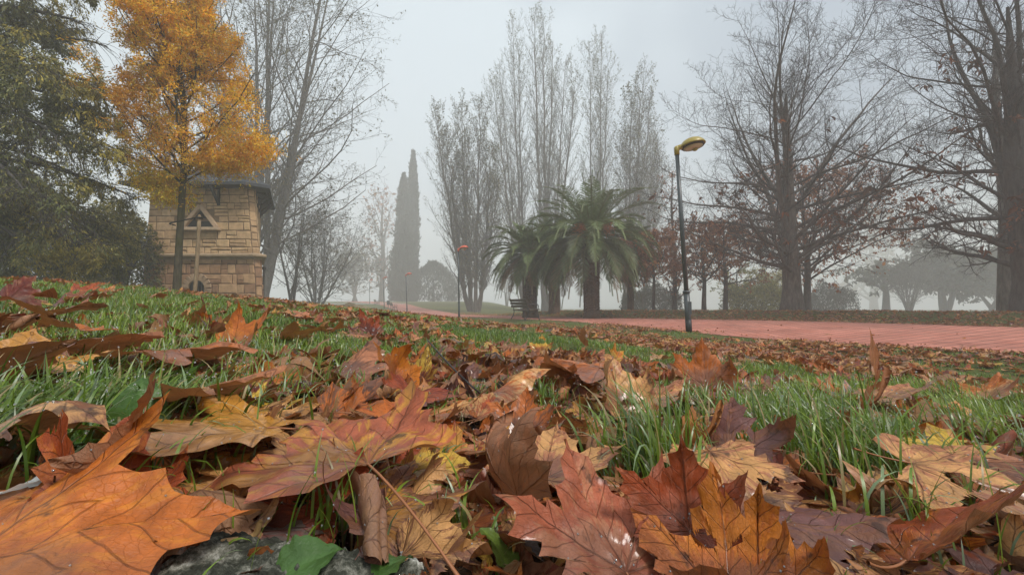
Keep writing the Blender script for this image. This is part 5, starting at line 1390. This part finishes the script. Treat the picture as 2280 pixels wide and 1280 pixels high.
    if svs:
        s = mk('leaf_stalks', np.vstack(svs), np.vstack(sfs), M['stalk'], o, attrs={'tint': np.tile((.28, .12, .05), (snv, 1))})
        tag(s, kind='stuff')
    # each individual leaf is named by its look, its nearest landmark leaf, side and rank
    from collections import defaultdict
    grp = defaultdict(list)
    for (o, c, st_, x, y, stray) in made:
        if stray: key = (c, st_, 'lying on the brick path', '')
        else:
            a = min(ANCH, key=lambda h: ((h[0] - x) / 1.6) ** 2 + (h[1] - y) ** 2)
            dx, dy = x - a[0], (y - a[1]) * 1.6
            side = ('right of' if dx > 0 else 'left of') if abs(dx) > abs(dy) else ('in front of' if dy > 0 else 'behind')
            key = (c, st_, side, a[2])
        grp[key].append((math.hypot(x - (a[0] if not stray else 1140), y - (a[1] if not stray else 1280)), o))
    ORD = ['', 'second ', 'third ', 'fourth ', 'fifth ', 'sixth ', 'seventh ', 'eighth ', 'ninth ', 'tenth ']
    for (c, st_, side, an), L in grp.items():
        L.sort(key=lambda q: q[0])
        for k, (dd, o) in enumerate(L):
            near = '' if len(L) == 1 else (ORD[min(k, 9)] + ('nearest ' if an else 'closest '))
            tag(o, ' '.join((near + CN[c] + ' ' + st_ + ' leaf ' + side + (' the ' + an if an else '')).split()), 'fallen leaf', 'fallen plane leaves on the lawn')
    print('litter', len(recs), 'ind', len(made), 'verts', nv)
litter()

# ------------------------------------------------------------------ grass
def blades(root, h, w, az, lean, curve, col, n=5):
    """one tapering bent ribbon per root"""
    k = len(root); t = np.linspace(0, 1, n)[None]
    L = lean[:, None] * t + curve[:, None] * t ** 2.2
    s = np.cumsum(np.concatenate([np.zeros((k, 1)), np.sin(np.clip(L[:, 1:], 0, 2.6))], 1), 1) / (n - 1) * h[:, None]
    z = np.cumsum(np.concatenate([np.zeros((k, 1)), np.cos(np.clip(L[:, 1:], 0, 2.6))], 1), 1) / (n - 1) * h[:, None]
    P = root[:, None] + np.stack([np.sin(az)[:, None] * s, np.cos(az)[:, None] * s, z], -1)
    ta = az + math.pi / 2 + .7 * np.sin(az * 7)
    sd_ = np.stack([np.sin(ta), np.cos(ta), np.zeros(k)], -1)[:, None]
    wd = (w[:, None] * np.interp(np.linspace(0, 1, n), [0, .3, .7, 1], [.7, 1, .8, .04])[None])[..., None] * .5
    V = np.stack([P - sd_ * wd, P + sd_ * wd], 2).reshape(-1, 3)
    i = np.arange(k)[:, None] * (2 * n) + np.arange(n - 1)[None] * 2
    F = np.stack([i, i + 1, i + 3, i + 2], -1).reshape(-1, 4)
    c = np.repeat(col, 2 * n, 0)
    return V, F, c, P[:, -1]
def gcol(R, n, x, y):
    f = np.clip(.5 + .5 * wave(x, y, 2.0, seed=1) + R.normal(0, .2, n), 0, 1)[:, None]
    c = np.array((.085, .16, .015)) * (1 - f) + np.array((.23, .32, .04)) * f
    dry = R.random(n) < .11; c[dry] = (.34, .27, .12)
    blue = R.random(n) < .15; c[blue] = (.22, .31, .16)
    return c * R.uniform(.7, 1.25, (n, 1))
def grass():
    R = rng_(55); Vs, Fs, cs, nv = [], [], [], 0; tips = []
    def put(o):
        nonlocal nv
        V, F, c, tp = o; Vs.append(V); Fs.append(F + nv); cs.append(c); nv += len(V); return tp
    # explicit tufts (photo x, y of the foot, spread m, count, height m)
    for (x, y, sp, n, h, lean, az0) in [(400, 830, .08, 200, .05, .6, .2), (100, 990, .045, 260, .045, .9, .6), (200, 960, .05, 220, .05, .9, .4), (280, 900, .06, 240, .05, .8, .4),(1480, 1090, .028, 190, .095, .25, -.7), (1440, 1080, .03, 90, .07, .5, -.9), (1400, 1120, .02, 40, .05, .6, -1.2), (1880, 1060, .055, 210, .085, .45, -.5), (1800, 1010, .06, 240, .075, .5, -.3), (1950, 1080, .045, 130, .08, .6, 1.2), (1740, 960, .07, 240, .065, .4, .2), (1680, 930, .05, 140, .06, .5, .4), (1860, 900, .12, 380, .06, .4, 0), (2240, 1020, .04, 150, .105, .7, -.9), (2200, 980, .06, 170, .09, .6, -1.1), (2150, 930, .05, 130, .07, .6, -.9), (2270, 900, .1, 240, .07, .5, -.5),
        (130, 960, .09, 520, .055, .9, .8), (60, 930, .08, 400, .055, .9, .3), (240, 930, .08, 400, .055, .9, -.6), (20, 1010, .04, 110, .05, .9, .8), (180, 870, .13, 700, .05, .6, 0), (330, 880, .1, 250, .045, .6, .3), (300, 800, .16, 400, .05, .4, 0), (500, 790, .12, 220, .05, .4, 0),
        (740, 1200, .014, 34, .055, .35, .2), (760, 1170, .012, 22, .045, .5, .8), (960, 960, .03, 60, .04, .6, .4), (980, 1040, .02, 40, .035, .8, .9), (1000, 1200, .012, 10, .05, .3, -.4), (830, 880, .05, 90, .04, .5, .2), (1210, 900, .03, 90, .05, .3, .1), (1170, 880, .02, 40, .045, .3, -.3), (1060, 900, .06, 120, .035, .6, 0), (1540, 900, .07, 160, .04, .5, .3), (1330, 960, .04, 60, .04, .7, .5), (1580, 1100, .02, 20, .04, .6, .6), (2080, 1250, .01, 8, .07, .6, -.8), (1950, 1200, .02, 14, .07, .9, 1.4), (1880, 1260, .02, 14, .035, .8, 1.0), (330, 1160, .02, 10, .05, 1.1, -.9), (60, 1180, .03, 10, .05, 1.1, 1.0), (1530, 1240, .006, 5, .05, .4, .1), (480, 1250, .03, 22, .03, .9, .9), (1100, 1250, .012, 12, .03, .5, 0), (2050, 870, .08, 160, .05, .4, 0), (650, 860, .05, 70, .05, .5, .3), (700, 830, .06, 110, .05, .4, .1)]:
        c = on_ground(x, y, 0.004); q = R.normal(0, sp, (n, 2)); root = np.stack([c[0] + q[:, 0], c[1] + q[:, 1] * 1.2, np.zeros(n)], -1); root[:, 2] = terr(root[:, 0], root[:, 1]) + .0
        rr = np.hypot(root[:, 0], root[:, 1]); root = root[rr > .2]; n = len(root)
        az = az0 + R.normal(0, .9, n); hh = h * 1.25 * R.uniform(.45, 1.25, n)
        tp = put(blades(root, hh, R.uniform(.0013, .0034, n), az, np.abs(R.normal(lean * .6, .25, n)), np.abs(R.normal(.9, .6, n)) * (1 + lean * .6), gcol(R, n, root[:, 0], root[:, 1]), 9)); tips.append(tp)
    # scattered through the near litter, then the open lawn
    def field(n, r0, r1, hgt, wd, seg, lawn, pw=1.0):
        th = R.uniform(-1.02, 1.02, n); r = np.exp(R.uniform(math.log(r0), math.log(r1), n)) if pw == 1 else np.sqrt(R.uniform(r0 * r0, r1 * r1, n))
        X, Y = r * np.sin(th), r * np.cos(th); dn = sdist(NE, X, Y); df = sdist(FE, X, Y); Z = terr(X, Y)
        px, py = to_px(X, Y, Z)
        if lawn:
            m = (wave(X * 1.1, Y * 1.1, 1.2, seed=3) + .35 * R.normal(size=n) + .9 * (1 - sstep(700, 1200, px)) - .08 * sstep(900, 1300, px)) > .05
            m |= (tuftness(px, py) > .2)
        else: m = (R.random(n) < .05 + .95 * tuftness(px, py))
        m &= (dn < .10) | (df > .3)
        X, Y, Z = X[m], Y[m], Z[m]; k = len(X); r = r[m]
        az = R.uniform(-math.pi, math.pi, k); clump = 1 + .35 * wave(X * 3, Y * 3, 2.0, seed=2)
        hh = hgt(r) * R.uniform(.5, 1.2, k) * clump
        w = wd(r) * R.uniform(.7, 1.3, k)
        return put(blades(np.stack([X, Y, Z], -1), hh, w, az, np.abs(R.normal(.2, .3, k)), np.abs(R.normal(.9, .6, k)), gcol(R, k, X, Y), seg))
    tips.append(field(22000, .3, 1.3, lambda r: .032 + .012 * r, lambda r: .0016 + 0 * r, 6, False))
    tips.append(field(60000, 1.0, 4.0, lambda r: .045 + 0 * r, lambda r: .002 + .0006 * r, 5, True))
    field(90000, 3.0, 12, lambda r: .045 + 0 * r, lambda r: .0022 + .0007 * r, 4, True)
    field(60000, 9.0, 34, lambda r: .045 + .001 * r, lambda r: .006 + .0006 * r, 3, True)
    print('grass verts', nv)
    o = mk('grass', np.vstack(Vs), np.vstack(Fs), M['grass'], attrs={'tint': np.vstack(cs)}); tag(o, 'wet green grass growing up between the fallen leaves', 'grass', kind='stuff')
    # dew drops at blade tips
    tp = np.vstack(tips[:-1]); tp = tp[np.hypot(tp[:, 0], tp[:, 1]) < 1.3]; tp = tp[R.random(len(tp)) < .22]
    tp = np.vstack([tp] + DROPS); tp[-14 * len(DROPS):, 2] += .0006
    k = len(tp); rad = R.uniform(.0006, .0014, k) * np.clip(np.hypot(tp[:, 0], tp[:, 1]) * 1.4, .6, 1.6)
    a = np.arange(6) * math.pi / 3; b = [-.8, 0, .8]
    U = np.array([(0, 0, -1)] + [(math.cos(x) * math.cos(y), math.sin(x) * math.cos(y), math.sin(y)) for y in b for x in a] + [(0, 0, 1)])
    V = (tp[:, None] + U[None] * rad[:, None, None] - np.array([0, 0, 1]) * rad[:, None, None] * .6).reshape(-1, 3)
    q = []; tr = []
    for i in range(2):
        for j in range(6): q.append([1 + i * 6 + j, 1 + i * 6 + (j + 1) % 6, 7 + i * 6 + (j + 1) % 6, 7 + i * 6 + j])
    for j in range(6): tr.append([0, 1 + (j + 1) % 6, 1 + j]); tr.append([19, 13 + j, 13 + (j + 1) % 6])
    off = np.arange(k)[:, None, None] * 20
    o = mk('dew_drops', V, [(np.array(q)[None] + off).reshape(-1, 4), (np.array(tr)[None] + off).reshape(-1, 3)], M['drop']); tag(o, 'tiny dew drops hanging on the grass blades', 'dew', kind='stuff')
grass()

# ------------------------------------------------------------------ small foreground things
def kerbstone():
    a = on_ground(470, 1262, .0); b = on_ground(1010, 1275, .0); R = rng_(3)
    # a rough concrete edge running across just below the lens
    n, m = 90, 26; x = np.linspace(-.20, -.03, n); t = np.linspace(0, 1, m)
    X, T_ = np.meshgrid(x, t, indexing='ij')
    yb = .272 + 0 * X   # back edge
    Y = yb - T_ * .11
    edge = np.minimum(np.minimum(T_ / .12, 1), np.minimum((X + .20) / .02, (-.03 - X) / .03)); edge = np.clip(edge, 0, 1) ** .5
    Z = terr(X.ravel(), Y.ravel()).reshape(X.shape) - .01 + edge * .031 + .0022 * wave(X * 90, Y * 90, 1.6, seed=1) + .0015 * R.normal(size=X.shape) * .6
    V = np.stack([X, Y, Z], -1).reshape(-1, 3); i, j = np.meshgrid(np.arange(n - 1), np.arange(m - 1), indexing='ij')
    F = np.stack([i * m + j, i * m + j + 1, (i + 1) * m + j + 1, (i + 1) * m + j], -1).reshape(-1, 4)
    c = V.mean(0); o = mk('kerbstone', V, F, M['rock'], loc=c); tag(o, 'rough lichen speckled concrete edge at the bottom of the picture', 'kerbstone')
kerbstone()
def broadleaf(px, py, size, yaw, pitch, roll, col, label, cat='weed leaf', name='weed_leaf', h=.02, shape=.42):
    R = rng_(int(px)); n = 22; t = np.linspace(0, 1, n); w = shape * np.sin(t ** .75 * math.pi) ** .8 * (1 + .07 * np.sin(t * 45))
    s = np.linspace(-1, 1, 9); T_, S_ = np.meshgrid(t, s, indexing='ij')
    V = np.stack([S_ * w[:, None], T_, .22 * np.abs(S_) * w[:, None] + .05 * np.sin(T_ * 9) * S_ + .02 * np.sin(T_ * 30) * np.abs(S_) - .25 * (T_ - .4) ** 2], -1).reshape(-1, 3)
    i, j = np.meshgrid(np.arange(n - 1), np.arange(8), indexing='ij'); F = np.stack([i * 9 + j, i * 9 + j + 1, (i + 1) * 9 + j + 1, (i + 1) * 9 + j], -1).reshape(-1, 4)
    p = on_ground(px, py, h); V = (V - (0, .45, 0)) * size @ rotm(yaw, pitch, roll).T
    c = np.tile(col, (len(V), 1)) * (1 + .35 * (np.abs(np.tile(s, n)) < .1))[:, None]
    o = mk(name, V, F, M['weed'], attrs={'tint': c}); o.location = p; tag(o, label, cat)
GR = (.05, .12, .02)
broadleaf(668, 1258, .042, 60, 15, 10, (.07, .145, .035), 'green serrated weed leaf lying on the rough kerbstone', h=.022)
broadleaf(845, 1268, .036, 50, 10, -10, (.065, .14, .03), 'small green weed leaf poking up at the right end of the kerbstone', h=.022)
broadleaf(1110, 1222, .035, -40, 30, 30, (.12, .18, .03), 'olive green drooping leaf beside the crumpled tan leaf at the bottom', h=.02)
broadleaf(385, 855, .075, 30, 40, 10, GR, 'upright green dock leaf in the left grass', h=.03, shape=.28)
broadleaf(345, 890, .07, -70, 10, 20, (.08, .16, .02), 'bright green dock leaf under the left grass', h=.025, shape=.3)
broadleaf(215, 975, .05, 100, 0, 0, GR, 'flat green weed leaf low in the left grass', h=.015)
broadleaf(310, 925, .075, -35, 55, 20, (.06, .13, .02), 'folded green leaf behind the upright rusty spike', h=.03, shape=.3)
broadleaf(655, 880, .035, 90, 5, 0, GR, 'round green weed leaf behind the large mottled leaf', h=.03)
broadleaf(38, 1092, .042, 70, 15, -10, (.62, .66, .64), 'crumpled whitish scrap at the left edge among dark leaves', 'scrap', 'pale_scrap', h=.03, shape=.5)
def dark_twig(pts, r, label, h=.05):
    P = np.array([on_ground(x, y, hh) for x, y, hh in pts]); c = P.mean(0); P = catmull(P - c, 5)
    V, F = tubes(P[None], np.linspace(r, r * .6, len(P))[None], 7); o = mk('twig', V, F, M['bark_dark'] if r < .0024 else M['stalk'], attrs={'tint': np.tile((.35, .22, .09), (len(V), 1))}); o.location = c; tag(o, label, 'twig')
dark_twig([(360, 1278, .012), (470, 1215, .018), (560, 1195, .02), (580, 1160, .03)], .0026, 'bent pale straw stalk beside the grey brown leaf')
dark_twig([(952, 757, .05), (990, 800, .055), (1040, 850, .05), (1075, 880, .03)], .0023, 'dark curved twig across the crumpled brown leaf')
dark_twig([(120, 1100, .01), (122, 1060, .05)], .0008, 'thin brown straw at the left in front of dark leaves')

# ------------------------------------------------------------------ fog
hm = bpy.data.materials.new('fog'); hm.use_nodes = True; t = hm.node_tree; t.nodes.clear()
ov = t.nodes.new('ShaderNodeOutputMaterial'); pv = t.nodes.new('ShaderNodeVolumePrincipled')
pv.inputs['Color'].default_value = (.97, .97, .945, 1); pv.inputs['Density'].default_value = 0.0063; pv.inputs['Density Attribute'].default_value = ''
pv.inputs['Anisotropy'].default_value = 0.0
t.links.new(pv.outputs[0], ov.inputs['Volume'])
try: hm.cycles.homogeneous_volume = True
except Exception as e: print(e)
mb = MB(); z0, z1 = -2.9, 44.0
mb.box((0, 0, (z0 + z1) / 2), (540, 540, z1 - z0)); o = mb.build('haze', hm); tag(o, kind='stuff')
# make sure the ground stays inside
